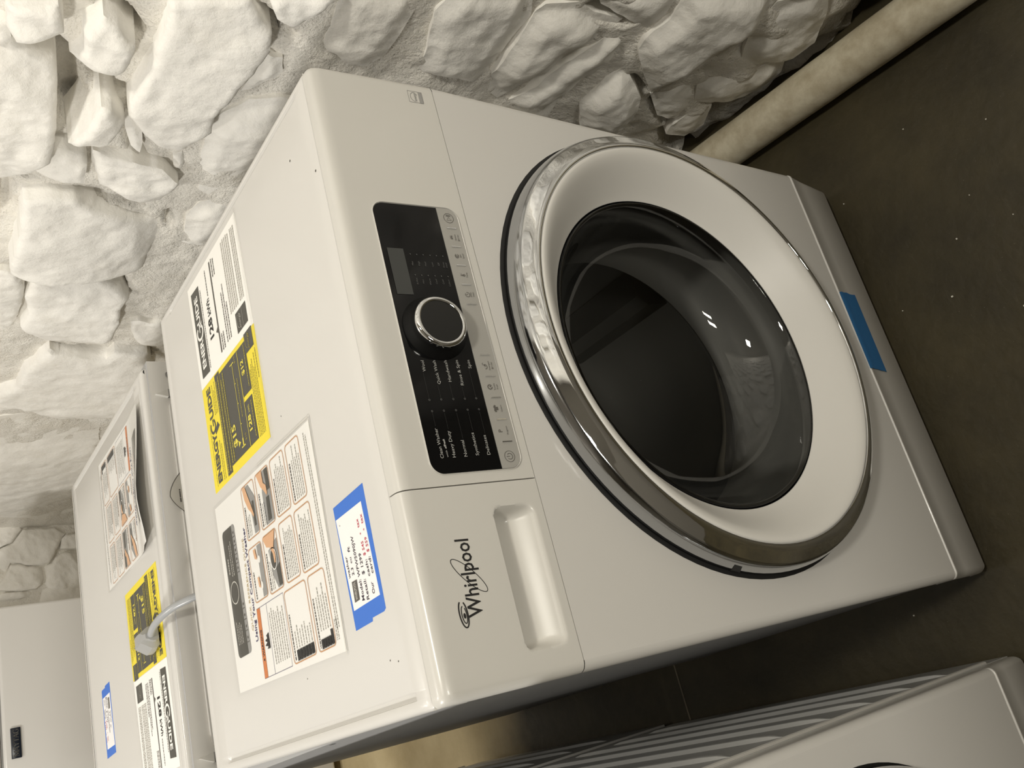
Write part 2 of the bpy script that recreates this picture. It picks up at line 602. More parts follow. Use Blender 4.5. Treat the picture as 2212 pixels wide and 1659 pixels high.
# outlines of the stones on the wall: (along the wall, height) in metres, thickness in mm
WALL_STONES = [
    ([(0.324,1.081),(0.304,1.035),(0.333,1.024),(0.347,1.022),(0.366,1.048),(0.372,1.065),(0.354,1.076)], 35),
    ([(0.408,1.089),(0.394,1.068),(0.4,1.052),(0.411,1.031),(0.417,1.018),(0.445,1.01),(0.499,1.003),(0.565,0.995),(0.598,0.995),(0.649,1.008),(0.692,1.041),(0.699,1.057)], 38),
    ([(0.36,1.091),(0.362,1.075),(0.388,1.067),(0.399,1.07),(0.404,1.086)], 20),
    ([(0.339,1.002),(0.31,0.988),(0.318,0.972),(0.334,0.959),(0.341,0.947),(0.375,0.945),(0.415,0.951),(0.41,0.969),(0.395,1.006),(0.371,0.996)], 34),
    ([(0.261,0.929),(0.228,0.848),(0.259,0.824),(0.269,0.809),(0.3,0.8),(0.336,0.805),(0.396,0.814),(0.444,0.823),(0.482,0.815),(0.515,0.828),(0.557,0.831),(0.551,0.861),(0.523,0.891),(0.475,0.924),(0.444,0.929),(0.4,0.923),(0.359,0.92),(0.342,0.925),(0.31,0.922)], 34),
    ([(0.452,0.962),(0.453,0.95),(0.469,0.939),(0.487,0.925),(0.537,0.933),(0.562,0.943),(0.55,0.981),(0.511,0.972)], 45),
    ([(0.587,0.995),(0.592,0.978),(0.593,0.953),(0.608,0.946),(0.656,0.943),(0.673,0.975),(0.665,1.003),(0.653,1.007),(0.616,1.001)], 26),
    ([(0.589,0.941),(0.59,0.888),(0.596,0.849),(0.61,0.832),(0.625,0.818),(0.669,0.815),(0.701,0.822),(0.703,0.849),(0.683,0.885),(0.672,0.917),(0.638,0.927),(0.619,0.938)], 26),
    ([(0.713,1.011),(0.7,0.981),(0.7,0.948),(0.726,0.913),(0.742,0.876),(0.759,0.837),(0.764,0.813),(0.782,0.792),(0.873,0.793),(0.932,0.792),(0.945,0.858),(0.948,0.903),(0.953,0.96),(0.948,0.996),(0.907,1.003),(0.796,1.004)], 40),
    ([(0.493,0.812),(0.465,0.802),(0.425,0.777),(0.407,0.739),(0.413,0.709),(0.476,0.696),(0.553,0.705),(0.621,0.736),(0.678,0.754),(0.667,0.773),(0.599,0.796),(0.542,0.804)], 16),
    ([(0.37,0.794),(0.322,0.794),(0.327,0.781),(0.326,0.771),(0.351,0.761),(0.38,0.77),(0.405,0.786),(0.412,0.795)], 14),
    ([(0.221,0.83),(0.19,0.757),(0.224,0.767),(0.235,0.777),(0.252,0.781),(0.258,0.789),(0.248,0.81)], 24),
    ([(0.742,0.771),(0.701,0.76),(0.684,0.738),(0.681,0.707),(0.8,0.692),(0.844,0.716),(0.838,0.749)], 14),
    ([(0.495,0.921),(0.502,0.911),(0.531,0.891),(0.558,0.884),(0.58,0.883),(0.571,0.897),(0.523,0.917)], 14),
    ([(0.579,0.837),(0.571,0.826),(0.591,0.815),(0.618,0.811),(0.613,0.826)], 12),
    ([(0.976,1.016),(0.974,1.004),(0.978,0.983),(1.0,0.973),(1.028,0.963),(1.097,0.959),(1.183,0.959),(1.269,0.955),(1.302,0.967),(1.304,0.977)], 26),
    ([(1.001,0.956),(0.973,0.938),(0.958,0.902),(0.975,0.862),(0.991,0.835),(1.014,0.812),(1.042,0.789),(1.081,0.795),(1.139,0.788),(1.196,0.787),(1.235,0.798),(1.27,0.808),(1.292,0.865),(1.273,0.892),(1.191,0.946),(1.172,0.95),(1.123,0.945),(1.057,0.958)], 36),
    ([(1.166,0.757),(1.154,0.743),(1.161,0.723),(1.153,0.701),(1.198,0.668),(1.284,0.662),(1.296,0.687),(1.278,0.715),(1.218,0.742)], 20),
    ([(1.3,0.881),(1.32,0.86),(1.329,0.827),(1.339,0.799),(1.342,0.765),(1.305,0.755),(1.314,0.721),(1.317,0.688),(1.353,0.67),(1.478,0.65),(1.542,0.641),(1.587,0.659),(1.704,0.666),(1.727,0.71),(1.749,0.784),(1.732,0.815),(1.685,0.856),(1.669,0.886),(1.737,0.901),(1.752,0.925),(1.576,0.946),(1.521,0.91),(1.413,0.909),(1.364,0.893)], 38),
    ([(1.793,0.921),(1.76,0.852),(1.745,0.763),(1.805,0.682),(2.083,0.624),(2.335,0.598),(2.839,0.536),(2.954,0.576),(3.015,0.611),(2.944,0.681),(2.889,0.793)], 30),
    ([(0.189,0.749),(0.15,0.654),(0.218,0.655),(0.274,0.652),(0.318,0.657),(0.32,0.69),(0.305,0.73)], 16),
    ([(0.177,0.632),(0.136,0.623),(0.098,0.531),(0.142,0.504),(0.205,0.503),(0.245,0.501),(0.299,0.474),(0.294,0.551),(0.293,0.59),(0.247,0.606)], 18),
    ([(0.132,0.503),(0.117,0.498),(0.096,0.455),(0.104,0.425),(0.099,0.378),(0.151,0.391),(0.185,0.412),(0.248,0.422),(0.306,0.445),(0.297,0.468),(0.253,0.49),(0.213,0.497)], 24),
    ([(0.109,0.368),(0.126,0.336),(0.176,0.336),(0.217,0.348),(0.257,0.354),(0.323,0.338),(0.318,0.43),(0.253,0.415),(0.19,0.405),(0.147,0.381)], 22),
    ([(0.269,0.314),(0.208,0.312),(0.176,0.303),(0.196,0.267),(0.216,0.236),(0.245,0.217),(0.316,0.197),(0.32,0.271)], 28),
    ([(0.109,0.331),(0.065,0.32),(0.018,0.332),(-0.038,0.196),(0.028,0.175),(0.055,0.179),(0.071,0.192),(0.128,0.204),(0.184,0.223),(0.201,0.227),(0.168,0.276),(0.131,0.322)], 30),
    ([(0.047,0.172),(-0.013,0.185),(-0.06,0.13),(-0.032,0.09),(0.018,0.054),(0.056,0.059),(0.095,0.092),(0.102,0.128)], 12),
    ([(0.113,0.126),(0.101,0.085),(0.064,0.062),(0.093,0.037),(0.142,0.034),(0.167,0.051),(0.185,0.077),(0.204,0.123),(0.161,0.159)], 12),
    ([(0.212,0.216),(0.162,0.179),(0.207,0.12),(0.252,0.117),(0.251,0.162)], 12),
    ([(0.068,0.453),(0.088,0.428),(0.096,0.338),(0.064,0.33),(0.022,0.341)], 14),
    ([(0.261,0.113),(0.214,0.112),(0.2,0.083),(0.248,0.052),(0.286,0.059),(0.292,0.099)], 10),
]
BACK_STONES = [
    [(0.962,0.749),(0.976,0.715),(1.023,0.68),(1.022,0.642),(1.022,0.593),(1.023,0.573),(0.998,0.541),(0.978,0.555),(0.954,0.565),(0.916,0.584),(0.893,0.601),(0.888,0.622),(0.892,0.675),(0.901,0.694),(0.907,0.725),(0.863,0.748),(0.852,0.778),(0.951,0.774)],
    [(0.898,0.725),(0.899,0.696),(0.888,0.675),(0.882,0.626),(0.866,0.625),(0.843,0.622),(0.815,0.632),(0.802,0.651),(0.8,0.69),(0.803,0.724),(0.809,0.754),(0.819,0.78),(0.846,0.752),(0.864,0.74)],
    [(0.881,0.614),(0.889,0.591),(0.909,0.58),(0.921,0.561),(0.924,0.546),(0.918,0.491),(0.85,0.489),(0.783,0.488),(0.785,0.538),(0.791,0.588),(0.799,0.609),(0.82,0.618),(0.842,0.611)],
    [(0.978,0.555),(0.991,0.542),(0.993,0.485),(0.933,0.483),(0.937,0.537),(0.941,0.56)],
    [(1.052,0.762),(1.052,0.686),(1.026,0.685),(0.981,0.717),(0.964,0.755),(0.962,0.774)],
    [(0.797,0.758),(0.796,0.686),(0.795,0.647),(0.78,0.656),(0.774,0.706),(0.776,0.782)],
]
GOUGES = [ (0.392,1.061,0.403,1.033,12,40),(0.403,1.033,0.424,1.007,14,45),(0.44,1.006,0.538,0.979,16,55),(0.441,0.991,0.449,0.964,12,40),(0.448,0.961,0.457,0.939,8,30),(0.313,0.978,0.345,0.947,10,40),(0.589,0.988,0.592,0.944,8,30),(0.712,0.933,0.729,0.846,7,32),(0.671,1.002,0.682,1.007,6,35),(0.717,1.034,0.793,1.026,9,35),(0.256,0.83,0.274,0.8,7,30),(0.286,0.785,0.281,0.78,4,35),(0.516,0.913,0.59,0.882,8,22),(0.609,0.923,0.608,0.869,6,25),(0.743,0.797,0.774,0.787,5,30),(0.971,0.897,0.975,0.822,8,45),(0.975,0.822,1.042,0.801,7,45),(1.042,0.801,1.057,0.781,7,40),(1.32,0.875,1.335,0.825,6,35),(1.335,0.825,1.347,0.755,8,45),(1.328,0.749,1.333,0.666,5,25),(1.334,0.681,1.377,0.668,5,40),(1.76,0.821,1.781,0.653,8,28),(1.172,0.716,1.175,0.694,7,25),(0.998,1.0,1.02,0.968,5,25),(0.094,0.425,0.091,0.381,12,45),(0.191,0.275,0.213,0.229,5,40),(0.294,0.092,0.322,0.016,14,55),(0.257,0.044,0.213,0.057,16,60),(0.178,0.033,0.11,0.021,10,45),(0.091,0.021,0.025,0.015,9,40),(-0.031,0.012,-0.081,0.005,10,50),(0.227,0.192,0.268,0.119,6,35) ]

# ------------------------------------------------------------------ the room
H = 0.8662
WALL_O = Vector((0.80, -0.10, 0.0))
WALL_T = Vector((0.08, 1.0, 0.0)).normalized()
WALL_N = Vector((-WALL_T.y, WALL_T.x, 0.0))
BACK_Y = 2.98


def wall_pt(u, z, d):
    return WALL_O + WALL_T * u + Vector((0, 0, z)) + WALL_N * d


def back_pt(x, z, d):
    return Vector((x, BACK_Y - d, z))


fl = MB()
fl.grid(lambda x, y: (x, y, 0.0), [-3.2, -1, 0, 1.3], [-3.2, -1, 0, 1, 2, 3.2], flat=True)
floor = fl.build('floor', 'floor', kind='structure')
jt = MB()
jt.add([(-0.75, 0.6385, 0.0006), (0.66, 0.6375, 0.0006), (0.66, 0.6405, 0.0006), (-0.75, 0.6425, 0.0006)], [(0, 1, 2, 3)], True)
jt.build('floor_joint', 'joint', floor)
rn = random.Random(4)
ch = MB()
for x, y in [(0.415, -0.197), (0.565, 0.004), (0.372, -0.012), (0.356, -0.083), (0.425, -0.121), (-0.03, 0.151),
             (0.47, -0.16), (0.61, -0.12), (0.50, -0.27), (0.30, -0.16), (0.55, -0.22)]:
    r = rn.uniform(0.0006, 0.0012)
    ch.box((x - r, y - r * rn.uniform(0.6, 1.2), 0.0), (x + r, y + r, 0.0016))
ch.build('paint_crumbs', 'chips', floor, smooth=False, kind='stuff')

ce = MB()
ce.grid(lambda x, y: (x, y, 2.62), [-3.2, 1.4], [-3.2, 3.2], flip=True, flat=True)
ce.build('ceiling', 'ceilpaint', kind='structure')
w = MB()
w.grid(lambda y, z: (-3.2, y, z), [-3.2, 3.2], [0, 2.62], flat=True)
w.build('wall_left', 'wallpaint', kind='structure')
w = MB()
w.grid(lambda x, z: (x, -3.2, z), [-3.2, 1.4], [0, 2.62], flip=True, flat=True)
w.build('wall_front', 'wallpaint', kind='structure')
# unseen half-height block added behind the camera to shade the lower washer front
MB().box((-1.6, -1.32, 0.0), (0.68, -1.20, 0.72)).build('shade_block', 'wallpaint', kind='structure')


def seg_d(px, py, ax, ay, bx, by):
    dx, dy = bx - ax, by - ay
    L2 = dx * dx + dy * dy
    t = 0.0 if L2 < 1e-12 else max(0.0, min(1.0, ((px - ax) * dx + (py - ay) * dy) / L2))
    return math.hypot(px - ax - t * dx, py - ay - t * dy)


def relief(u, z, seed=0.0):
    h = 0.009 * noise.noise(Vector((u * 4.0, z * 4.0, seed)))
    h += 0.008 * noise.noise(Vector((u * 11.0, z * 11.0, seed + 3)))
    h += 0.0045 * noise.noise(Vector((u * 34.0, z * 34.0, seed + 7)))
    h += 0.002 * noise.noise(Vector((u * 90.0, z * 90.0, seed + 9)))
    return h


def wall_base(u, z):
    h = 0.007 + relief(u, z)
    if z < 0.25:
        h += 0.012 * noise.noise(Vector((u * 20, z * 20, 5)))
        h -= 0.018 * sm(0.12, 0.0, z)
    for a, b, c, d, r, dep in GOUGES:
        if min(a, c) - 0.04 < u < max(a, c) + 0.04 and min(b, d) - 0.04 < z < max(b, d) + 0.04:
            q = seg_d(u, z, a, b, c, d) / (r * 0.001)
            if q < 1.8:
                h -= dep * 0.001 * sm(1.8, 0.5, q)
    return h


def axis_pts(lo, f0, f1, hi, fine, coarse):
    a = frange(lo, f0, max(1, int((f0 - lo) / coarse)))
    b = frange(f0, f1, int((f1 - f0) / fine))
    c = frange(f1, hi, max(1, int((hi - f1) / coarse)))
    return a[:-1] + b + c[1:]


us = axis_pts(-3.1, -0.15, 1.5, 3.15, 0.007, 0.04)
zs = axis_pts(-0.01, 0.0, 1.12, 2.62, 0.007, 0.05)
wb = MB()
wb.grid(lambda u, z: wall_pt(u, z, wall_base(u, z)), us, zs)
wall_right = wb.build('wall_right', 'mortar', kind='structure', angle=180)
wb = MB()
wb.grid(lambda x, z: back_pt(x, z, 0.002 + relief(x, z, 20)), axis_pts(-3.2, 0.6, 1.15, 1.16, 0.015, 0.06), axis_pts(-0.01, 0.4, 0.9, 2.62, 0.015, 0.06), flip=True)
wall_back = wb.build('wall_back', 'mortar', kind='structure', angle=180)


def in_poly(px, py, poly):
    c = False
    n = len(poly)
    j = n - 1
    for i in range(n):
        xi, yi = poly[i]
        xj, yj = poly[j]
        if (yi > py) != (yj > py) and px < (xj - xi) * (py - yi) / (yj - yi) + xi:
            c = not c
        j = i
    return c


def stone(poly, th, pt, base, parent, seed, smooth_edge=False):
    """a rough block: outline on the wall, its own face relief, sunk back into the mortar"""
    rnd = random.Random(seed)
    th = th * 0.001
    n = len(poly)
    area2 = sum(poly[i][0] * poly[(i + 1) % n][1] - poly[(i + 1) % n][0] * poly[i][1] for i in range(n))
    if area2 < 0:
        poly = poly[::-1]
    A = abs(area2) / 2
    step = min(0.012, max(0.0045, math.sqrt(A) / 30))
    bd = []
    for i in range(n):
        a, b = poly[i], poly[(i + 1) % n]
        L = math.hypot(b[0] - a[0], b[1] - a[1])
        k = max(1, int(L / step))
        for q in range(k):
            t = q / k
            x, y = a[0] + (b[0] - a[0]) * t, a[1] + (b[1] - a[1]) * t
            j = 0.28 * step
            bd.append((x + j * noise.noise(Vector((x * 60, y * 60, seed))), y + j * noise.noise(Vector((x * 60, y * 60, seed + 5)))))
    xs = [p[0] for p in bd]
    ys = [p[1] for p in bd]
    cx, cy = sum(xs) / len(xs), sum(ys) / len(ys)
    nb = len(bd)
    BD = np.array(bd)
    NX = np.roll(BD, -1, axis=0)

    def dist(px, py):
        d = NX - BD
        t = ((px - BD[:, 0]) * d[:, 0] + (py - BD[:, 1]) * d[:, 1]) / np.maximum((d * d).sum(1), 1e-12)
        t = np.clip(t, 0, 1)
        return float(np.sqrt(((px - BD[:, 0] - t * d[:, 0]) ** 2 + (py - BD[:, 1] - t * d[:, 1]) ** 2).min()))
    pts, ds = [], []
    y = min(ys)
    row = 0
    while y < max(ys):
        x = min(xs) + (step / 2 if row % 2 else 0)
        while x < max(xs):
            px, py = x + rnd.uniform(-.25, .25) * step, y + rnd.uniform(-.25, .25) * step
            if in_poly(px, py, bd):
                d = dist(px, py)
                if d > 0.45 * step:
                    pts.append((px, py))
                    ds.append(d)
            x += step
        y += step * 0.866
        row += 1
    allp = [Vector(p) for p in bd + pts]
    res = delaunay_2d_cdt(allp, [(i, (i + 1) % nb) for i in range(nb)], [], 1, 1e-6)
    V, F = res[0], res[2]
    orig = res[3]
    rim = min(0.022, 0.28 * math.sqrt(A)) if smooth_edge else 0.014
    tx, ty = rnd.uniform(-.12, .12), rnd.uniform(-.12, .12)
    tx = max(-.6 * th / max(1e-6, max(xs) - min(xs)), min(.6 * th / (max(xs) - min(xs)), tx))
    ty = max(-.6 * th / max(1e-6, max(ys) - min(ys)), min(.6 * th / (max(ys) - min(ys)), ty))
    # two or three cleavage planes give the face its broken look
    planes = []
    for _ in range(6):
        a = rnd.uniform(0, 6.28)
        planes.append((math.cos(a), math.sin(a), rnd.uniform(0.30, 0.55) * math.sqrt(A), rnd.uniform(0.06, 0.28)))

    def hgt(x, y, d):
        e = sm(0, rim * (0.5 if not smooth_edge else 1.3), d)
        h = th * ((0.84 + 0.16 * e) if not smooth_edge else (0.45 + 0.55 * e))
        h += tx * (x - cx) + ty * (y - cy)
        for a, b, c, s in planes:
            t = (x - cx) * a + (y - cy) * b - c
            if t > 0:
                h -= s * t
        g = math.sqrt(A)
        h += 0.13 * th * noise.noise(Vector((x * 2.2 / g, y * 2.2 / g, seed)))
        h += 0.0035 * noise.noise(Vector((x * 26, y * 26, seed))) + 0.0018 * noise.noise(Vector((x * 70, y * 70, seed)))
        h -= 0.006 * max(0.0, noise.noise(Vector((x * 14 + y * 9, y * 30 - x * 6, seed + 2)))) ** 2
        return max(h, 0.003)
    mb = MB()
    vv, nvis = [], len(V)
    for v in V:
        i = None
        d = dist(v.x, v.y)
        vv.append(pt(v.x, v.y, base + hgt(v.x, v.y, d)))
    ff = [tuple(f) for f in F]
    # skirt
    idx = {}
    for k, ol in enumerate(orig):
        for o_ in ol:
            idx[o_] = k
    sk = []
    for i in range(nb):
        x, y = bd[i]
        ox, oy = (x - cx), (y - cy)
        L = math.hypot(ox, oy) or 1
        vv.append(pt(x + ox / L * 0.002, y + oy / L * 0.002, -0.035))
        sk.append(len(vv) - 1)
    for i in range(nb):
        j = (i + 1) % nb
        if i in idx and j in idx:
            ff.append((idx[i], sk[i], sk[j], idx[j]))
    mb.add(vv, ff)
    return mb


def put_stones(mb_list, parent):
    for mb in mb_list:
        o = mb.build('stone', 'stone', parent, angle=55)


built = []
for k, (poly, th) in enumerate(WALL_STONES):
    cz = sum(p[1] for p in poly) / len(poly)
    built.append(stone(poly, th, wall_pt, 0.004, wall_right, 11.3 + k * 7.7, smooth_edge=(th < 20 or cz < 0.66)))
rn = random.Random(77)


def filler(u0, u1, z0, z1, du, dz, taken):
    """more of the same rubble around the part of the wall the photograph shows"""
    out = []
    z = z0
    row = 0
    while z < z1:
        u = u0 + (du / 2 if row % 2 else 0)
        while u < u1:
            cu, cz = u + rn.uniform(-.15, .15) * du, z + rn.uniform(-.12, .12) * dz
            n = rn.randint(7, 9)
            poly = []
            ru, rz = du * rn.uniform(.36, .47), dz * rn.uniform(.36, .47)
            for i in range(n):
                a = 2 * math.pi * (i + rn.uniform(-.3, .3)) / n
                q = abs(math.cos(a)) ** 4 + abs(math.sin(a)) ** 4
                s = q ** -0.25 * rn.uniform(.9, 1.03)
                poly.append((cu + ru * s * math.cos(a), cz + rz * s * math.sin(a)))
            if not taken(cu, cz, ru, rz):
                out.append(poly)
            u += du
        z += dz
        row += 1
    return out


TRACED = [p for p, _ in WALL_STONES]


def taken_wall(cu, cz, ru, rz):
    for p in TRACED:
        xs = [a for a, _ in p]
        ys = [b for _, b in p]
        if min(xs) - ru < cu < max(xs) + ru and min(ys) - rz < cz < max(ys) + rz:
            return True
    return 0.14 < cu < 1.5 and 0.62 < cz < 1.06 and cu * 0.35 + 0.62 < cz + 0.35


for k, poly in enumerate(filler(-1.5, 2.9, 0.24, 2.1, 0.26, 0.18, taken_wall)):
    built.append(stone(poly, rn.uniform(14, 30), wall_pt, 0.004, wall_right, 401.1 + k * 3.3))
put_stones(built, wall_right)

built = [stone(poly, 26, back_pt, 0.0, wall_back, 911.3 + k * 5.1) for k, poly in enumerate(BACK_STONES)]


def taken_back(cu, cz, ru, rz):
    return 0.72 < cu < 1.1 and 0.45 < cz < 0.85


for k, poly in enumerate(filler(-0.6, 0.98, 0.2, 1.9, 0.27, 0.19, taken_back)):
    built.append(stone(poly, rn.uniform(14, 26), back_pt, 0.0, wall_back, 1201.7 + k * 3.9))
for mb in built:
    mb.f = [f[::-1] for f in mb.f]
put_stones(built, wall_back)

# ------------------------------------------------------------------ pipe along the foot of the wall
pm = MB()
pp = []
for i in range(61):
    y = -1.7 + i * 0.05
    pp.append(Vector((0.745 + 0.08 * y, y, 0.0345)))
pm.tube(pp, [0.0335 + 0.0006 * noise.noise(Vector((i * .8, 0, 3))) for i in range(61)], n=28)
pipe = pm.build('pipe', 'pipe')
tag(pipe, 'cream painted pipe lying along the foot of the rough stone wall', 'pipe')

# ------------------------------------------------------------------ laundry appliances
W = 0.595
ZC, ZK = 0.7346, 0.1285
CX, CZ = 0.309, 0.4514
R_E = 0.009          # rounding of the upright front edges
PROF = [(0.0, ZC + 0.0004), (0.0039, 0.795), (0.0078, 0.848), (0.0081, 0.8535), (0.0083, 0.8562), (0.0090, 0.8594), (0.0104, 0.8624), (0.0125, 0.8646), (0.0152, 0.8657), (0.0175, 0.8660), (0.0242, H)]


def edge_round(d, r=R_E):
    return 0.0 if d >= r else r - math.sqrt(max(0.0, r * r - (r - d) ** 2))


def xs_round(x0, x1, left=True, right=True, mid=1):
    a = []
    if left:
        a += [x0 + R_E * t for t in (0, 0.02, 0.08, 0.2, 0.4, 0.7, 1.0)]
    else:
        a += [x0]
    b = [x1 - R_E * t for t in (1.0, 0.7, 0.4, 0.2, 0.08, 0.02, 0)] if right else [x1]
    m = frange(a[-1], b[0], mid)[1:-1]
    return a + m + b


def prof_at(z):
    for (y0, z0), (y1, z1) in zip(PROF, PROF[1:]):
        if z0 <= z <= z1:
            return y0 + (y1 - y0) * (z - z0) / (z1 - z0)
    return 0.0


L_S = math.hypot(0.0078, 0.848 - ZC)
S_DIR = Vector((0, 0.0078, 0.848 - ZC)) / L_S
CTL = Frame((0, 0, ZC), (1, 0, 0), S_DIR)


def side_close(mb, x, prof, depth=0.035, flip=False):
    pass


def build_front(root, drawer, dk=1.0):
    # ---- lower front panel with the door opening
    mb = MB()
    z0, z1 = ZK + 0.0012, ZC - 0.0004
    xl, xr = R_E, W - R_E
    n = 96
    R0 = 0.252 * dk
    ring_o, ring_i = [], []
    angs = set(2 * math.pi * k / n for k in range(n))
    for cxx, czz in ((xl, z0), (xr, z0), (xl, z1), (xr, z1)):
        angs.add(math.atan2(czz - CZ, cxx - CX) % (2 * math.pi))
    angs = sorted(angs)
    for a in angs:
        c, s = math.cos(a), math.sin(a)
        ts = []
        if c > 1e-9:
            ts.append((xr - CX) / c)
        if c < -1e-9:
            ts.append((xl - CX) / c)
        if s > 1e-9:
            ts.append((z1 - CZ) / s)
        if s < -1e-9:
            ts.append((z0 - CZ) / s)
        t = min(ts)
        ring_o.append((CX + c * t, 0.0, CZ + s * t))
        ring_i.append((CX + c * R0, 0.0, CZ + s * R0))
    m = len(angs)
    back = [(CX + math.cos(a) * (R0 - 0.004), 0.02, CZ + math.sin(a) * (R0 - 0.004)) for a in angs]
    mb.add(ring_o + ring_i + back, [(k, (k + 1) % m, m + (k + 1) % m, m + k) for k in range(m)] + [(m + k, m + (k + 1) % m, 2 * m + (k + 1) % m, 2 * m + k) for k in range(m)])
    for sgn in (0, 1):
        xx = [R_E * t for t in (0, 0.02, 0.08, 0.2, 0.4, 0.7, 1.0)]
        rows = [(0.0 if True else 0, 0)]

        def fn(k, z):
            if k == 0:
                d, y = (0.006 if sgn == 0 else 0.0), 0.04
            else:
                d = xx[k - 1]
                y = edge_round(d)
            return ((d if sgn == 0 else W - d), y, z)
        mb.grid(fn, list(range(0, 8)), [z0, z1], flip=(sgn == 1))
    # returns along the top and bottom
    mb.grid(lambda x, y: (x, y, z1), [xl, xr], [0.0, 0.03])
    mb.grid(lambda x, y: (x, y, z0), [xl, xr], [0.0, 0.03], flip=True)
    mb.build('front_panel', 'enamel', root, angle=35)

    # ---- kick plate sloping back to the floor
    kp = MB()
    kz = [(0.040, 0.0225), (0.0150, 0.0225), (0.0142, 0.024), (0.006, 0.090), (0.0002, ZK - 0.006), (-0.0012, ZK - 0.0035), (-0.0012, ZK - 0.0012), (0.0006, ZK), (0.02, ZK)]
    kx = [0.0] + xs_round(0, W, mid=6) + [W]

    def kfn(i, j):
        x = kx[i]
        y, z = kz[j]
        if i in (0, len(kx) - 1):
            return (x + (0.006 if i == 0 else 0.0), 0.04, z)
        yy = y + edge_round(min(x, W - x))
        if z < 0.04 and y < 0.03:          # soft lower corners
            z = z + edge_round(min(x, W - x) * 0.6) * 1.4
        return (x, min(yy, 0.04), z)
    kp.grid(kfn, list(range(len(kx))), list(range(len(kz))))
    kp.build('kick_plate', 'enamel', root, angle=45)

    # ---- control fascia (and the detergent drawer beside it)
    def fascia(x0, x1, left, right, pocket=False):
        fb = MB()
        if pocket:
            xx = sorted(set(xs_round(x0, x1, left, right) + frange(0.02, 0.148, 64)))
            zz = [ZC + 0.0004] + frange(0.738, 0.792, 44) + [0.80, 0.815, 0.83] + [p[1] for p in PROF[2:]]
        else:
            xx = xs_round(x0, x1, left, right, 4)
            zz = [p[1] for p in PROF]
        xx = ([x0] if left else []) + xx + ([x1] if right else [])

        def fn(i, z):
            x = xx[i]
            if left and i == 0 or (right and i == len(xx) - 1):
                return (x + (0.006 if i == 0 else 0.0), max(0.04, prof_at(z)), z if z < H - 0.006 else H - 0.006)
            d = min((x - x0) if left else 9, (x1 - x) if right else 9)
            y = prof_at(z) + edge_round(d)
            zq = z
            if z > 0.855:
                zq = z - edge_round(d) * 0.55
            if pocket:
                px0, px1, pz0, pz1 = 0.0235, 0.1445, 0.7425, 0.7855
                ddx = min(x - px0, px1 - x)
                top = pz1 - z
                bot = z - pz0
                cr = 0.010
                # rounded corners
                qx = max(cr - ddx, 0.0)
                qz = max(cr - min(top, bot), 0.0)
                inside = cr - math.hypot(qx, qz) if (qx > 0 and qz > 0) else min(ddx, top, bot)
                if inside > 0:
                    dep = 0.017 * sm(0, 0.0045, min(inside, top)) * sm(-0.002, 0.024, bot) * sm(-0.001, 0.010, ddx)
                    y += dep
            return (x, y, zq)
        fb.grid(fn, list(range(len(xx))), zz)
        # closing strips at the seams
        for edge, has in ((x0, left), (x1, right)):
            if not has:
                pf = [(prof_at(z), z) for z in zz]
                fb.add([(edge, y, z) for y, z in pf] + [(edge, 0.03, z) for y, z in pf],
                       [(i, i + 1, len(pf) + i + 1, len(pf) + i) for i in range(len(pf) - 1)])
        fb.grid(lambda x, y: (x, y, ZC + 0.0004), [x0 + (R_E if left else 0), x1 - (R_E if right else 0)], [0, 0.03], flip=True)
        return fb
    xs_ = 0.1655
    if drawer:
        dr = fascia(0, xs_ - 0.0005, True, False, True).build('detergent_drawer', 'plastic', root, angle=45)
        draw_logo(dr)
        cf = fascia(xs_ + 0.0005, W, False, True).build('control_fascia', 'plastic', root, angle=45)
    else:
        cf = fascia(0, W, True, True).build('control_fascia', 'plastic', root, angle=45)
    draw_controls(cf)
    draw_star(root if False else cf)
    build_door(root)
    if dk != 1.0:
        for o in kids(root):
            if o.name.split('.')[0] in ('door', 'door_gap_shade', 'door_gasket', 'drum', 'drum_paddle'):
                o.scale = (dk, 1, dk)
                o.location = (CX * (1 - dk), 0, CZ * (1 - dk))


def draw_logo(dr):
    mb = MB()
    e = 0.0004
    CTL.text(mb, 'Whirlpool', 0.0585, 0.0825, 0.0132, e, width=0.062, bold=0.012, rot=math.radians(-2.0))
    CTL.arc(mb, 0.0912, 0.0868, 0.0193, 0.0052, 0.0006, e, 0, 360, rot=43, n=44)
    CTL.arc(mb, 0.0625, 0.0992, 0.0103, 0.0036, 0.0011, e, 20, 330, rot=2, n=36)
    CTL.arc(mb, 0.0620, 0.0988, 0.0066, 0.0021, 0.0008, e, 0, 320, rot=2, n=30)
    CTL.disc(mb, 0.0612, 0.0986, 0.0022, e, ry=0.0011)
    mb.build('brand_lettering', 'ink_black', dr, smooth=False)


def draw_star(par):
    mb = MB()
    e = 0.0004
    x0, x1, y0, y1 = 0.5675, 0.5815, 0.0135, 0.0295
    x1 = min(x1, W - R_E - 0.0005)
    CTL.stroke(mb, [(x0, y0), (x1, y0), (x1, y1), (x0, y1)], 0.0006, e, True)
    CTL.arc(mb, (x0 + x1) / 2, y0 + 0.0080, 0.0060, 0.0058, 0.0006, e, 10, 170)
    CTL.text(mb, 'energy', x0 + 0.0018, y0 + 0.0072, 0.0032, e, width=0.0115, bold=0.02, shear=0.3)
    CTL.rect(mb, x0 + 0.0004, y0 + 0.0004, x1 - 0.0004, y0 + 0.0042, e)
    mb.build('energy_emblem', 'ink_mid', par, smooth=False)


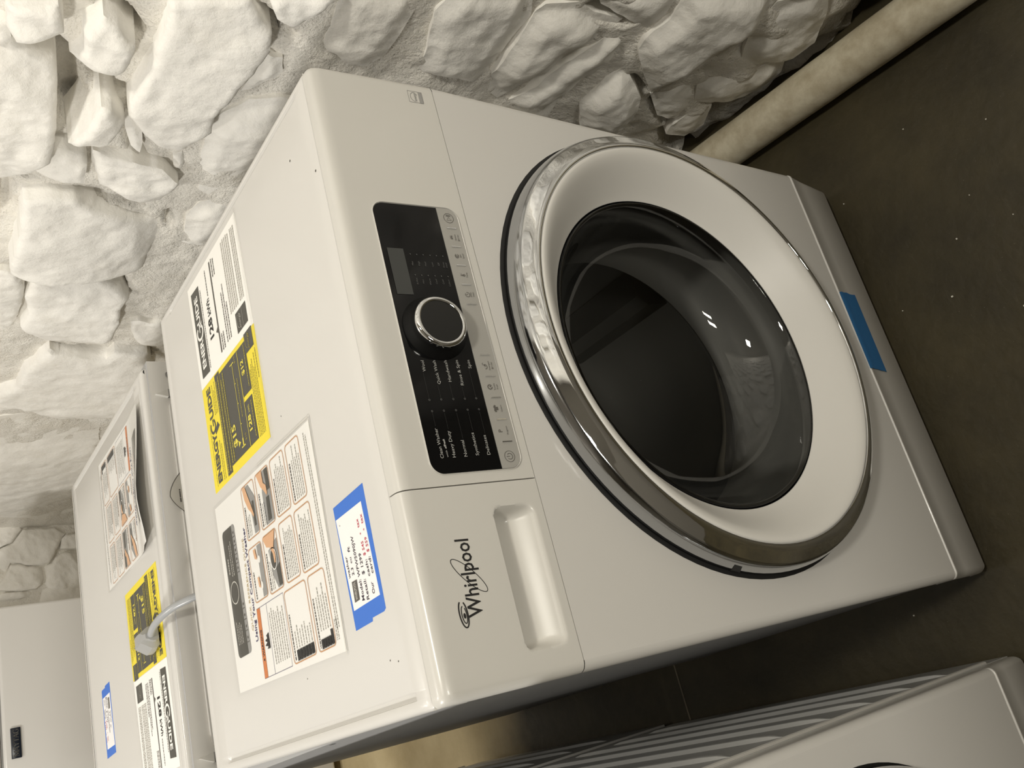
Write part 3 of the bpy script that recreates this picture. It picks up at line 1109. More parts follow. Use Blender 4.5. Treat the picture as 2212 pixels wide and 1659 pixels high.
def draw_controls(par):
    x0, x1, y0, y1 = 0.1762, 0.4403, 0.0105, 0.0985
    r = 0.0115
    # chrome surround
    outer = rrect(x0 - 0.0014, y0 - 0.0014, x1 + 0.0014, y1 + 0.0014, r + 0.0014, 8)
    inner = rrect(x0, y0, x1, y1, r, 8)
    mb = MB()
    n = len(outer)
    P = [CTL.p(a, b, 0.0) for a, b in outer] + [CTL.p(a * .5 + c * .5, b * .5 + d * .5, 0.0016) for (a, b), (c, d) in zip(outer, inner)] + [CTL.p(a, b, 0.0004) for a, b in inner]
    mb.add(P, [(k * n + i, k * n + (i + 1) % n, (k + 1) * n + (i + 1) % n, (k + 1) * n + i) for k in (0, 1) for i in range(n)])
    win = mb.build('control_window', 'frame_silver', par, label='black gloss control window with a chrome surround')
    ys = 0.0316
    mb = MB()
    CTL.plate(mb, rrect(x0, ys, x1, y1, r, 8, (0, 0, 1, 1)), 0.0, 0.0007)
    mb.build('glass_face', 'black_gloss', win, smooth=False)
    mb = MB()
    CTL.plate(mb, rrect(x0, y0, x1, ys - 0.0002, r, 8, (1, 1, 0, 0)), 0.0, 0.0010)
    mb.build('button_strip', 'silver', win, smooth=False)
    e, es = 0.0011, 0.0014
    mb = MB()
    CTL.poly(mb, [(0.344, 0.0772), (0.3915, 0.0772), (0.3915, 0.0934), (0.344, 0.0934)], e)
    mb.build('display', 'display', win, smooth=False)
    wt = MB()
    T = [('Clean Washer', 0.1894, 0.0852, 0.0268), ('Heavy Duty', 0.1894, 0.0738, 0.0238), ('Normal', 0.1894, 0.0626, 0.0147), ('Synthetics', 0.1896, 0.0512, 0.0208), ('Delicates', 0.1895, 0.0399, 0.0180)]
    for s, x, y, w_ in T:
        CTL.text(wt, s, x, y, 0.0032, e, width=w_)
    CTL.text(wt, 'with', 0.1900, 0.0807, 0.0016, e, width=0.0062)
    CTL.text(wt, 'affresh', 0.1976, 0.0807, 0.0020, e, width=0.0085, bold=0.03, shear=0.3)
    T2 = [('Wool', 0.2789, 0.0830, 0.0104), ('Quick Wash', 0.2789, 0.0716, 0.0225), ('Handwash', 0.2789, 0.0604, 0.0205), ('Rinse & Spin', 0.2790, 0.0490, 0.0242), ('Spin', 0.2790, 0.0371, 0.0082)]
    for s, x, y, w_ in T2:
        CTL.text(wt, s, x - w_, y, 0.0032, e, width=w_)
    wt.build('program_lettering', 'ink_white', win, smooth=False)
    dm = MB()
    for k, y in enumerate((0.0862, 0.0748, 0.0630, 0.0514, 0.0400)):
        CTL.arc(dm, 0.2420, y, 0.00075, 0.00075, 0.0004, e, n=10)
        CTL.arc(dm, 0.2316, y, 0.00075, 0.00075, 0.0004, e, n=10)
        xa = (0.2185, 0.2155, 0.2060, 0.2125, 0.2095)[k]
        xb = (0.2670, 0.2550, 0.2570, 0.2535, 0.2695)[k]
        x = xa
        while x < 0.2295:
            CTL.disc(dm, x, y, 0.0002, e, 6)
            x += 0.0012
        x = 0.2440
        while x < xb:
            CTL.disc(dm, x, y, 0.0002, e, 6)
            x += 0.0012
    for s, x, y in [('Max', 0.3745, 0.0702), ('High', 0.3745, 0.0636), ('Med', 0.3745, 0.0570), ('Low', 0.3745, 0.0498), ('Off', 0.3755, 0.0432), ('Rinse', 0.3742, 0.0381), ('Hold', 0.3742, 0.0351),
                    ('X-Hot', 0.3545, 0.0698), ('Hot', 0.3560, 0.0636), ('Warm', 0.3545, 0.0566), ('Cool', 0.3560, 0.0500), ('Cold', 0.3560, 0.0430), ('Colors', 0.3540, 0.0368)]:
        CTL.text(dm, s, x, y, 0.0019, e)
    for y in (0.0711, 0.0645, 0.0579, 0.0508, 0.0441, 0.0373):
        CTL.disc(dm, 0.3863, y, 0.0006, e, 8)
        CTL.disc(dm, 0.3645, y, 0.0006, e, 8)
    dm.build('setting_lettering', 'ink_dim', win, smooth=False)
    bars = MB()
    CTL.plate(bars, [(-0.0004, 0.0150), (0.0004, 0.0150), (0.0004, 0.0250), (-0.0004, 0.0250)], 0.0010, 0.0019)
    first = None
    for x in (0.2002, 0.2211, 0.2420, 0.2628, 0.2840, 0.3358, 0.3567, 0.3773, 0.3976, 0.4181):
        if first is None:
            first = r_ = bars.build('button_ridge', 'chrome', win, smooth=False)
        else:
            r_ = first.copy()
            COL.objects.link(r_)
            r_.parent = win
        r_.location = (x, 0, 0)
    ic = MB()
    CTL.arc(ic, 0.1866, 0.0212, 0.0050, 0.0050, 0.0004, es)
    CTL.arc(ic, 0.1866, 0.0210, 0.0027, 0.0027, 0.0005, es, 130, 410)
    CTL.stroke(ic, [(0.1866, 0.0210), (0.1866, 0.0244)], 0.0005, es)
    CTL.arc(ic, 0.4295, 0.0204, 0.0052, 0.0052, 0.0004, es)
    CTL.stroke(ic, [(0.4272, 0.0178), (0.4272, 0.0230), (0.4304, 0.0204)], 0.0005, es, True)
    CTL.stroke(ic, [(0.4316, 0.0180), (0.4316, 0.0228)], 0.0005, es)
    CTL.stroke(ic, [(0.4328, 0.0180), (0.4328, 0.0228)], 0.0005, es)
    CTL.text(ic, 'P', 0.2092, 0.0218, 0.0044, es)
    for s, xc, y, h in [('Program', 0.2106, 0.0163, 0.0017), ('Colors', 0.2315, 0.0163, 0.0017), ('Tumble', 0.2524, 0.0176, 0.0016), ('Fresh', 0.2524, 0.0147, 0.0016), ('Detergent', 0.2734, 0.0176, 0.0016), ('3 Sec', 0.2746, 0.0146, 0.0016),
                        ('Delay', 0.3462, 0.0170, 0.0016), ('Wash', 0.3462, 0.0142, 0.0016), ('Temp', 0.3670, 0.0157, 0.0017), ('Spin', 0.3875, 0.0174, 0.0016), ('Speed', 0.3875, 0.0144, 0.0016), ('Options', 0.4079, 0.0178, 0.0016), ('3 Sec', 0.4090, 0.0146, 0.0016)]:
        CTL.text(ic, s, xc, y, h, es, align='CENTER')
    # shirt, drum, drop, clock, thermometer, spiral, sliders
    CTL.poly(ic, [(0.2300, 0.0203), (0.2330, 0.0203), (0.2330, 0.0228), (0.2343, 0.0222), (0.2350, 0.0236), (0.2330, 0.0250), (0.2322, 0.0243), (0.2308, 0.0243), (0.2300, 0.0250), (0.2280, 0.0236), (0.2287, 0.0222), (0.2300, 0.0228)], es)
    CTL.arc(ic, 0.2524, 0.0230, 0.0021, 0.0021, 0.0008, es, -60, 270)
    CTL.disc(ic, 0.2528, 0.0226, 0.0007, es, 8)
    CTL.arc(ic, 0.2722, 0.0222, 0.0021, 0.0016, 0.0005, es, 160, 380)
    CTL.poly(ic, [(0.2718, 0.0222), (0.2742, 0.0222), (0.2748, 0.0236), (0.2732, 0.0232)], es)
    CTL.arc(ic, 0.2750, 0.0240, 0.0010, 0.0010, 0.0004, es, 0, 200)
    CTL.arc(ic, 0.2708, 0.0152, 0.0007, 0.0007, 0.0004, es)
    CTL.arc(ic, 0.3460, 0.0212, 0.0023, 0.0023, 0.0005, es, 60, 380)
    CTL.stroke(ic, [(0.3460, 0.0226), (0.3460, 0.0211), (0.3470, 0.0211)], 0.0004, es)
    CTL.arc(ic, 0.3666, 0.0196, 0.0009, 0.0009, 0.0006, es)
    CTL.stroke(ic, [(0.3662, 0.0203), (0.3662, 0.0232), (0.3670, 0.0232), (0.3670, 0.0203)], 0.0004, es)
    CTL.stroke(ic, [(0.3680, 0.0224), (0.3688, 0.0224)], 0.0004, es)
    CTL.arc(ic, 0.3875, 0.0220, 0.0022, 0.0018, 0.0005, es, 30, 330)
    CTL.arc(ic, 0.3875, 0.0220, 0.0011, 0.0009, 0.0005, es, 0, 300)
    for i, x in enumerate((0.4064, 0.4078, 0.4092)):
        CTL.stroke(ic, [(x, 0.0214), (x, 0.0242)], 0.0004, es)
        CTL.disc(ic, x, 0.0222 + 0.0006 * (i % 2), 0.0006, es, 8)
    CTL.arc(ic, 0.4052, 0.0152, 0.0008, 0.0008, 0.0004, es)
    ic.build('button_icons', 'ink_dark', win, smooth=False)
    # rotary knob
    kx, ky = 0.3105, 0.0640
    c = CTL.p(kx, ky, 0.0)

    def lathe_n(prof, mname, name, parent):
        m = MB()
        vv, ff = [], []
        n_ = 64
        for r_, h_ in prof:
            for k in range(n_):
                a = 2 * math.pi * k / n_
                vv.append(CTL.p(kx + r_ * math.cos(a), ky + r_ * math.sin(a), h_))
        for j in range(len(prof) - 1):
            for k in range(n_):
                ff.append((j * n_ + k, j * n_ + (k + 1) % n_, (j + 1) * n_ + (k + 1) % n_, (j + 1) * n_ + k))
        if prof[-1][0] < 0.03 and name == 'knob_face':
            ff.append(tuple((len(prof) - 1) * n_ + k for k in range(n_)))
        m.add(vv, ff)
        return m.build(name, mname, parent, angle=50)
    kb = lathe_n([(0.0312, 0.0005), (0.0310, 0.0018), (0.0262, 0.0060), (0.0252, 0.0110), (0.0248, 0.0128)], 'knob_side', 'selector_knob', par)
    kb['label'] = 'round black selector knob with a chrome rim'
    lathe_n([(0.0250, 0.0118), (0.0249, 0.0136), (0.0243, 0.0148), (0.0230, 0.0156), (0.0212, 0.0158), (0.0204, 0.0152)], 'chrome', 'chrome_rim', kb)
    lathe_n([(0.0205, 0.0152), (0.0203, 0.0148), (0.0150, 0.0149), (0.0001, 0.0149)], 'knob_face', 'knob_face', kb)


def build_door(root):
    C_ = (CX, 0.0, CZ)
    gap = MB().lathe([(0.2672, -0.0002), (0.2662, -0.0006), (0.2540, -0.0006)], C_).build('door_gap_shade', 'black', root)  # black ring stands for the shaded gap behind the door rim
    pr = [(0.2560, 0.004), (0.2580, -0.0024), (0.2622, -0.0028), (0.2634, -0.0040), (0.2632, -0.0080), (0.2622, -0.0150), (0.2602, -0.0205), (0.2588, -0.0226), (0.2574, -0.0234)]
    door = MB().lathe(pr, C_, 128).build('door', 'chrome_side', root, label='round porthole door with chrome ring and smoked glass', angle=60)
    pr = [(0.2574, -0.0234), (0.2556, -0.0245), (0.2520, -0.0262), (0.2475, -0.0290), (0.2432, -0.0306), (0.2402, -0.0308), (0.2392, -0.0298), (0.2388, -0.0280)]
    MB().lathe(pr, C_, 128).build('chrome_ring', 'chrome', door, angle=60)
    pr = [(0.2390, -0.0284), (0.2384, -0.0296), (0.2368, -0.0302), (0.2345, -0.0300), (0.2300, -0.0282), (0.2240, -0.0235), (0.2170, -0.0165), (0.2100, -0.0092), (0.2040, -0.0028), (0.1985, 0.0030), (0.1940, 0.0074), (0.1915, 0.0095)]
    MB().lathe(pr, C_, 128).build('inner_ring', 'ring_white', door, angle=60)
    MB().lathe([(0.1918, 0.0092), (0.1906, 0.0112), (0.1893, 0.0092), (0.1885, 0.0086)], C_, 128).build('glass_trim', 'black_gloss', door)
    GC = (CX + 0.004, 0.0, CZ + 0.003)
    pr = [(0.1890, 0.0084), (0.1868, 0.0080), (0.1845, 0.0105), (0.1815, 0.0200), (0.1770, 0.0350), (0.1700, 0.0520), (0.1600, 0.0680), (0.1460, 0.0810), (0.1250, 0.0910), (0.0950, 0.0975), (0.0600, 0.1005), (0.0250, 0.1015), (0.0005, 0.1018)]
    MB().lathe(pr, C_, 128).build('door_glass', 'glass', door, angle=80)
    # latch recess on the side of the ring
    nb = MB()
    a0 = math.radians(164)
    vv = []
    for a, r_, y in ((162.4, 0.2632, -0.0035), (165.2, 0.2632, -0.0035), (163.4, 0.2618, -0.0150), (161.2, 0.2618, -0.0150)):
        vv.append((CX + math.cos(math.radians(a)) * (r_ + 0.0006), y, CZ + math.sin(math.radians(a)) * (r_ + 0.0006)))
    vi = [(CX + (p[0] - CX) * 0.985, p[1], CZ + (p[2] - CZ) * 0.985) for p in vv]
    nb.add(vv + vi, [(0, 1, 2, 3), (0, 4, 5, 1), (1, 5, 6, 2), (2, 6, 7, 3), (3, 7, 4, 0)], True)
    nb.build('latch_notch', 'black', door, smooth=False)
    # gasket and drum behind the glass
    MB().lathe([(0.2520, 0.0190), (0.2400, 0.0260), (0.2250, 0.0300), (0.2100, 0.0400), (0.2030, 0.0600), (0.2000, 0.0850), (0.1850, 0.1000), (0.1750, 0.1080), (0.1720, 0.1180), (0.1800, 0.1250)], C_).build('door_gasket', 'gasket', root)
    MB().lathe([(0.1800, 0.1250), (0.2000, 0.1280), (0.2300, 0.1350), (0.2400, 0.1500), (0.2400, 0.4000), (0.2300, 0.4200), (0.1500, 0.4260), (0.1300, 0.4120), (0.0600, 0.4040), (0.0005, 0.4030)], C_, 96).build('drum', 'drum', root)
    for k in range(3):
        a = math.radians(80 + 120 * k)
        fm = MB()
        c, s = math.cos(a), math.sin(a)
        vv = []
        for y in (0.17, 0.37):
            for da, r_ in ((-0.16, 0.238), (-0.05, 0.205), (0.05, 0.205), (0.16, 0.238)):
                vv.append((CX + math.cos(a + da) * r_, y, CZ + math.sin(a + da) * r_))
        fm.add(vv, [(0, 1, 5, 4), (1, 2, 6, 5), (2, 3, 7, 6), (0, 3, 2, 1), (4, 5, 6, 7)])
        fm.build('drum_paddle', 'drum', root)


def build_lid(root, D, back_pts=None):
    mb = MB()
    x0, x1, y0, y1 = 0.0, W, 0.0252, D
    r = 0.0055
    xx = [x0 + r * t for t in (0, 0.03, 0.12, 0.3, 0.6, 1.0)] + [x0 + t for t in (0.0085, 0.0100, 0.0106, 0.0160, 0.0166, 0.0180)] + [0.1, 0.3, 0.5] \
        + [x1 - t for t in (0.0165, 0.0140, 0.0132, 0.0092, 0.0085, 0.0070)] + [x1 - r * t for t in (1.0, 0.6, 0.3, 0.12, 0.03, 0)]
    yy = [y0, y0 + 0.0012, 0.046, 0.050, 0.053] + frange(0.1, D - 0.08, 4) + [D - 0.0500, D - 0.0475, D - 0.0450, D - 0.0200, D - 0.0150, D - 0.012, D - 0.0105] + [y1 - r * t for t in (1.0, 0.6, 0.3, 0.12, 0.03, 0)]

    def fn(x, y):
        d = min(x - x0, x1 - x)
        z = H - edge_round(d, r) - edge_round(y1 - y, r) * (1 if d > r else 0.6)
        if y < y0 + 0.001:
            z -= 0.0012
        ga = sm(0.0098, 0.0108, x - x0) * sm(0.0172, 0.0158, x - x0) + sm(0.0082, 0.0094, x1 - x) * sm(0.0142, 0.0130, x1 - x)
        z -= 0.0034 * ga * sm(0.046, 0.051, y) * sm(D - 0.0448, D - 0.0500, y)
        z -= 0.0010 * sm(D - 0.012, D - 0.0155, y) * sm(D - 0.021, D - 0.017, y) * sm(0.010, 0.014, d)
        return (x, y, z)
    mb.grid(fn, xx, yy)
    # rims hanging down all round
    mb.grid(lambda y, z: (x0, y, z), [y0, y1], [H - 0.009, H - r], flip=True)
    mb.grid(lambda y, z: (x1, y, z), [y0, y1], [H - 0.030, H - r])
    mb.grid(lambda x, z: (x, y1, z), [x0, x1], [H - 0.030, H - r], flip=True)
    mb.grid(lambda x, z: (x, y0, z), [x0, x1], [H - 0.030, H - 0.0012])
    return mb.build('lid', 'enamel', root, angle=50)


def build_cabinet(root, D, side_mat, x_left, ribs):
    z0, z1 = 0.0225, H - 0.008
    xr = W + 0.0005
    xrb = xr if ribs else W - 0.012
    xfr = x_left if ribs else 0.0050
    mb = MB()
    mb.grid(lambda y, z: (xfr + (x_left - xfr) * (y - 0.032) / (D - 0.032), y, z), [0.032, D], [z0, z1], flip=True, flat=True)
    mb.grid(lambda y, z: (xr + (xrb - xr) * (y - 0.032) / (D - 0.032), y, z), [0.032, D], [z0, z1], flat=True)
    mb.add([(xfr, 0.032, z0), (xr, 0.032, z0), (xrb, D, z0), (x_left, D, z0)], [(3, 2, 1, 0)], True)
    mb.grid(lambda x, z: (x, 0.032, z), [x_left if ribs else xfr, 0.008], [z0, z1], flat=True)
    mb.grid(lambda x, z: (x, 0.032, z), [W - 0.002, xr], [z0, z1], flat=True)
    mb.add([(xfr, 0.032, z1), (xr, 0.032, z1), (xrb, D, z1), (x_left, D, z1)], [(0, 1, 2, 3)], True)
    cab = mb.build('cabinet', side_mat, root, smooth=False)
    bk = MB()
    bk.grid(lambda x, z: (x, D, z), [x_left, xrb], [z0, z1], flip=True, flat=True)
    back = bk.build('back_panel', 'enamel', root, smooth=False)
    # raised service cover on the back
    cv = MB()
    F = Frame((W, D, 0), (-1, 0, 0), (0, 0, 1))
    F.plate(cv, rrect(0.050, 0.30, 0.5455, 0.834, 0.016, 6), 0.0, 0.005)
    cv.build('service_cover', 'enamel', back, smooth=False)
    for x in (0.0155, 0.5825):
        s = MB()
        F.disc(s, x, 0.829, 0.0045, 0.0012, 14)
        F.arc(s, x, 0.829, 0.0045, 0.0045, 0.0012, 0.0020, n=14)
        s.build('screw', 'screw', back, smooth=False)
    for x, s_ in ((0.044, 1), (0.5515, -1)):
        s = MB()
        F.plate(s, [(x - 0.006, 0.834), (x + 0.006, 0.834), (x + 0.002 * s_, 0.852)], 0.0, 0.006)
        s.build('hook_tab', 'plastic', back, smooth=False)
        s = MB()
        F.rect(s, x - 0.006, 0.818, x + 0.006, 0.834, 0.0056)
        s.build('hook_slot', 'ink_mid', back, smooth=False)
    st = MB()
    q = []
    for k in range(40):
        t = 2 * math.pi * k / 40
        rr = 0.046 / (abs(math.cos(t)) ** 1.5 + abs(math.sin(t)) ** 1.5) ** (1 / 1.5)
        q.append((0.3985 + rr * math.cos(t + 0.12) * 0.95, 0.8045 + rr * math.sin(t + 0.12) * 0.98))
    F.poly(st, q, 0.0056)
    stk = st.build('back_sticker', 'ink_pale', back, smooth=False, label='grey lozenge shaped sticker with a dark outline')
    so = MB()
    F.stroke(so, q, 0.0009, 0.0060, True)
    for k in range(5):
        F.lines(so, 0.384 - 0.003 * k, 0.8335 - 0.0055 * k, 0.404 + 0.003 * k, 0.837 - 0.0055 * k, 1, 0.6, 0.0060, 50 + k, 0.1, (0.004, 0.012))
    so.build('sticker_print', 'ink_dark', stk, smooth=False)
    for x in (0.045, W - 0.045):
        for y in (0.06, D - 0.05):
            MB().lathe([(0.0005, 0.0), (0.017, 0.0), (0.0185, 0.002), (0.0185, 0.012), (0.010, 0.013), (0.010, 0.0235)], (x, y, 0), 20, axis='z', flip=True).build('foot', 'black', root)
    if ribs:
        proto = {}
        for sx in (0, 1):
            for k in range(9):
                zc = 0.125 + k * 0.0825
                if zc > 0.80:
                    break
                if sx not in proto:
                    rb = MB()
                    prof = [(-0.014, 0.0), (-0.010, 0.0036), (0.003, 0.0046), (0.006, 0.0040), (0.0105, 0.0)]
                    ys_ = [0.060, 0.075, 0.095, 0.12, 0.3, D - 0.15, D - 0.10, D - 0.065, D - 0.045]
                    tp = [0.02, 0.55, 0.85, 1.0, 1.0, 1.0, 0.85, 0.55, 0.02]

                    def rf(i, j):
                        dz, dx = prof[j]
                        return ((x_left - dx * min(1, tp[i] * 1.3)) if sx == 0 else (xr + dx * min(1, tp[i] * 1.3)), ys_[i], dz * tp[i])
                    rb.grid(rf, list(range(len(ys_))), list(range(len(prof))), flip=(sx == 0))
                    o = rb.build('rib', side_mat, cab, angle=30)
                    proto[sx] = o
                else:
                    o = proto[sx].copy()
                    COL.objects.link(o)
                    o.parent = cab
                o.location = (0, 0, zc)
        # bright folded edge where the front meets the side
        for x in (x_left, xr):
            fe = MB().tube([(x, 0.0375, z0 + 0.05), (x, 0.0375, z1)], 0.0032, 8).build('folded_edge', 'enamel', cab)
    else:
        hm = MB()
        FS = Frame((xfr, 0.032, 0), Vector((xfr - x_left, -(D - 0.032), 0)).normalized(), (0, 0, 1))
        for y, z, r_ in ((0.072, 0.842, 0.0034), (0.255, 0.846, 0.0034), (0.052, 0.735, 0.0036), (0.075, 0.700, 0.0040), (0.082, 0.694, 0.0022), (0.090, 0.655, 0.0022)):
            FS.disc(hm, -(y - 0.032), z, r_, 0.0004, 14)
        hm.build('screw_holes', 'black', cab, smooth=False)
    return cab


def build_washer():
    root = empty('front_load_washer', (0, 0, 0))
    build_cabinet(root, 0.545, 'steel_grey', -0.0095, False)
    build_front(root, True)
    build_lid(root, 0.538)
    dots = MB()
    FT = Frame((0, 0, H), (1, 0, 0), (0, 1, 0))
    for x, y, r_ in ((0.532, 0.080, 0.0012), (0.488, 0.0345, 0.0013), (0.046, 0.075, 0.0007), (0.043, 0.062, 0.0007), (0.31, 0.20, 0.0006), (0.12, 0.17, 0.0006), (0.06, 0.24, 0.0006)):
        FT.disc(dots, x, y, r_, 0.0003, 8)
    dots.build('scuff_marks', 'ink_dark', root, smooth=False)
    return root


washer = build_washer()
tag(washer, 'white front load washer nearest the camera, front and porthole door in view', 'washing machine')
washer_b = copy_tree(washer)
washer_b.location = (0.5765, 1.192, 0)
washer_b.rotation_euler = (0, 0, math.pi)
tag(washer_b, 'second white washer behind, turned round so its bare back faces the nearer washer', 'washing machine')
for o in bpy.data.objects:
    if o.name.startswith('scuff_marks') and o.parent is washer_b:
        bpy.data.objects.remove(o)
        break


def build_dryer():
    root = empty('clothes_dryer', (0, 0, 0))
    build_cabinet(root, 0.660, 'dryer_side', -0.0035, True)
    build_front(root, False, 0.93)
    build_lid(root, 0.652)
    return root


dryer = build_dryer()
dryer.location = (-0.7005, 0.004, 0)
tag(dryer, 'white dryer with ribbed grey side, front edge cut by the bottom of the photo', 'dryer')
dryer_b = copy_tree(dryer)
dryer_b.location = (-0.1065, 1.345, 0)
dryer_b.rotation_euler = (0, 0, math.pi)
tag(dryer_b, 'dryer standing back to back behind the ribbed one, only a strip of its side showing', 'dryer')

# ------------------------------------------------------------------ top load washer by the far wall
tl = empty('top_load_washer', (-0.118, 2.10, 0))
tag(tl, 'white top load washer with a dark name badge against the far stone wall', 'washing machine')
TW, TD = 0.685, 0.68
MB().box((0, 0.004, 0.03), (TW, TD, 0.885), 0.006).build('cabinet', 'enamel', tl)
MB().box((0.0, 0.0, 0.028), (TW, 0.02, 0.8845), 0.008, 3).build('front_panel', 'enamel', tl)
MB().box((0.003, 0.006, 0.884), (TW - 0.003, TD - 0.02, 0.8885), 0.001).build('seam_gasket', 'ink_mid', tl)
MB().box((0, -0.002, 0.8885), (TW, TD, 0.940), 0.012, 3).build('top_deck', 'enamel', tl)
MB().box((0.06, 0.04, 0.9405), (TW - 0.06, 0.50, 0.955), 0.01, 3).build('tub_lid', 'enamel', tl)
cm = MB()
prof = [(TD - 0.13, 0.940), (TD - 0.10, 1.075), (TD - 0.075, 1.09), (TD - 0.01, 1.085), (TD, 0.94)]
nP = len(prof)
cm.add([(0.004, y, z) for y, z in prof] + [(TW - 0.004, y, z) for y, z in prof], [(i, i + 1, nP + i + 1, nP + i) for i in range(nP - 1)] + [tuple(range(nP))[::-1], tuple(range(nP, 2 * nP))])
con = cm.build('console', 'plastic', tl, angle=20)
for x in (0.12, 0.24, 0.36, 0.55):
    MB().lathe([(0.026, 0.01), (0.026, -0.002), (0.022, -0.016), (0.0005, -0.017)], (x, TD - 0.118, 1.01), 32).build('console_knob', 'chrome_side', con)
for x in (0.06, TW - 0.06):
    for y in (0.10, TD - 0.06):
        MB().box((x - 0.02, y - 0.02, 0.0), (x + 0.02, y + 0.02, 0.031), 0.003).build('foot', 'black', tl)
MB().box((0.02, 0.09, 0.012), (TW - 0.02, 0.10, 0.03)).build('toe_gap_shade', 'black', tl, smooth=False)  # black strip put in as the shade under the cabinet
bx, bz, bw, bh = 0.337, 0.8555, 0.0735, 0.0225
bd = MB().box((bx - bw / 2, -0.0045, bz - bh / 2), (bx + bw / 2, 0.001, bz + bh / 2), 0.001).build('name_badge', 'navy', tl, label='dark navy name badge with silver serif capitals')
FB = Frame((0, -0.0045, 0), (1, 0, 0), (0, 0, 1))
lt = MB()


def serif(mb, strokes, x, z, h, e=0.0004):
    for kind, pts in strokes:
        P = [(x + a * h, z + b * h) for a, b in pts]
        FB.stroke(mb, P, h * (0.17 if kind == 'T' else 0.075), e)


GL = {
    'M': (1.0, [('t', [(.08, 0), (.08, 1)]), ('T', [(.12, 1), (.5, .1)]), ('t', [(.5, .1), (.86, 1)]), ('T', [(.88, 0), (.88, 1)]), ('t', [(-.04, .03), (.2, .03)]), ('t', [(.74, .03), (1.02, .03)]), ('t', [(-.04, .97), (.16, .97)]), ('t', [(.82, .97), (1.02, .97)])]),
    'A': (.86, [('t', [(.06, 0), (.40, 1)]), ('T', [(.40, 1), (.76, 0)]), ('t', [(.18, .34), (.62, .34)]), ('t', [(-.04, .03), (.18, .03)]), ('t', [(.60, .03), (.92, .03)])]),
    'Y': (.84, [('T', [(.08, 1), (.42, .45)]), ('t', [(.76, 1), (.42, .45)]), ('T', [(.42, .5), (.42, 0)]), ('t', [(-.04, .97), (.24, .97)]), ('t', [(.62, .97), (.9, .97)]), ('t', [(.28, .03), (.56, .03)])]),
    'T': (.78, [('T', [(.40, 0), (.40, 1)]), ('t', [(.02, .97), (.78, .97)]), ('t', [(.04, .8), (.04, 1)]), ('t', [(.76, .8), (.76, 1)]), ('t', [(.26, .03), (.54, .03)])]),
    'G': (.9, [('t', [(.80, .80), (.66, .95), (.45, 1.0), (.25, .92)]), ('T', [(.25, .92), (.12, .7), (.10, .5), (.13, .28), (.26, .08)]), ('t', [(.26, .08), (.46, 0), (.66, .05), (.78, .12)]), ('T', [(.76, .08), (.76, .42)]), ('t', [(.6, .42), (.9, .42)]), ('t', [(.80, .72), (.80, 1)])]),
}
xx = bx - bw / 2 + 0.0052
for c_ in 'MAYTAG':
    w_, st_ = GL[c_]
    serif(lt, st_, xx, bz - 0.0062, 0.0124)
    xx += (w_ + 0.03) * 0.0124 * 0.97
lt.build('badge_lettering', 'chrome_side', bd, smooth=False)
FB2 = Frame((0, -0.0047, 0), (1, 0, 0), (0, 0, 1))

# ------------------------------------------------------------------ sheets, notes and tape lying on the washers
def sheet_frame(cx, cy, warp=None):
    return Frame((-cx, -cy, 0), (1, 0, 0), (0, 1, 0), warp)


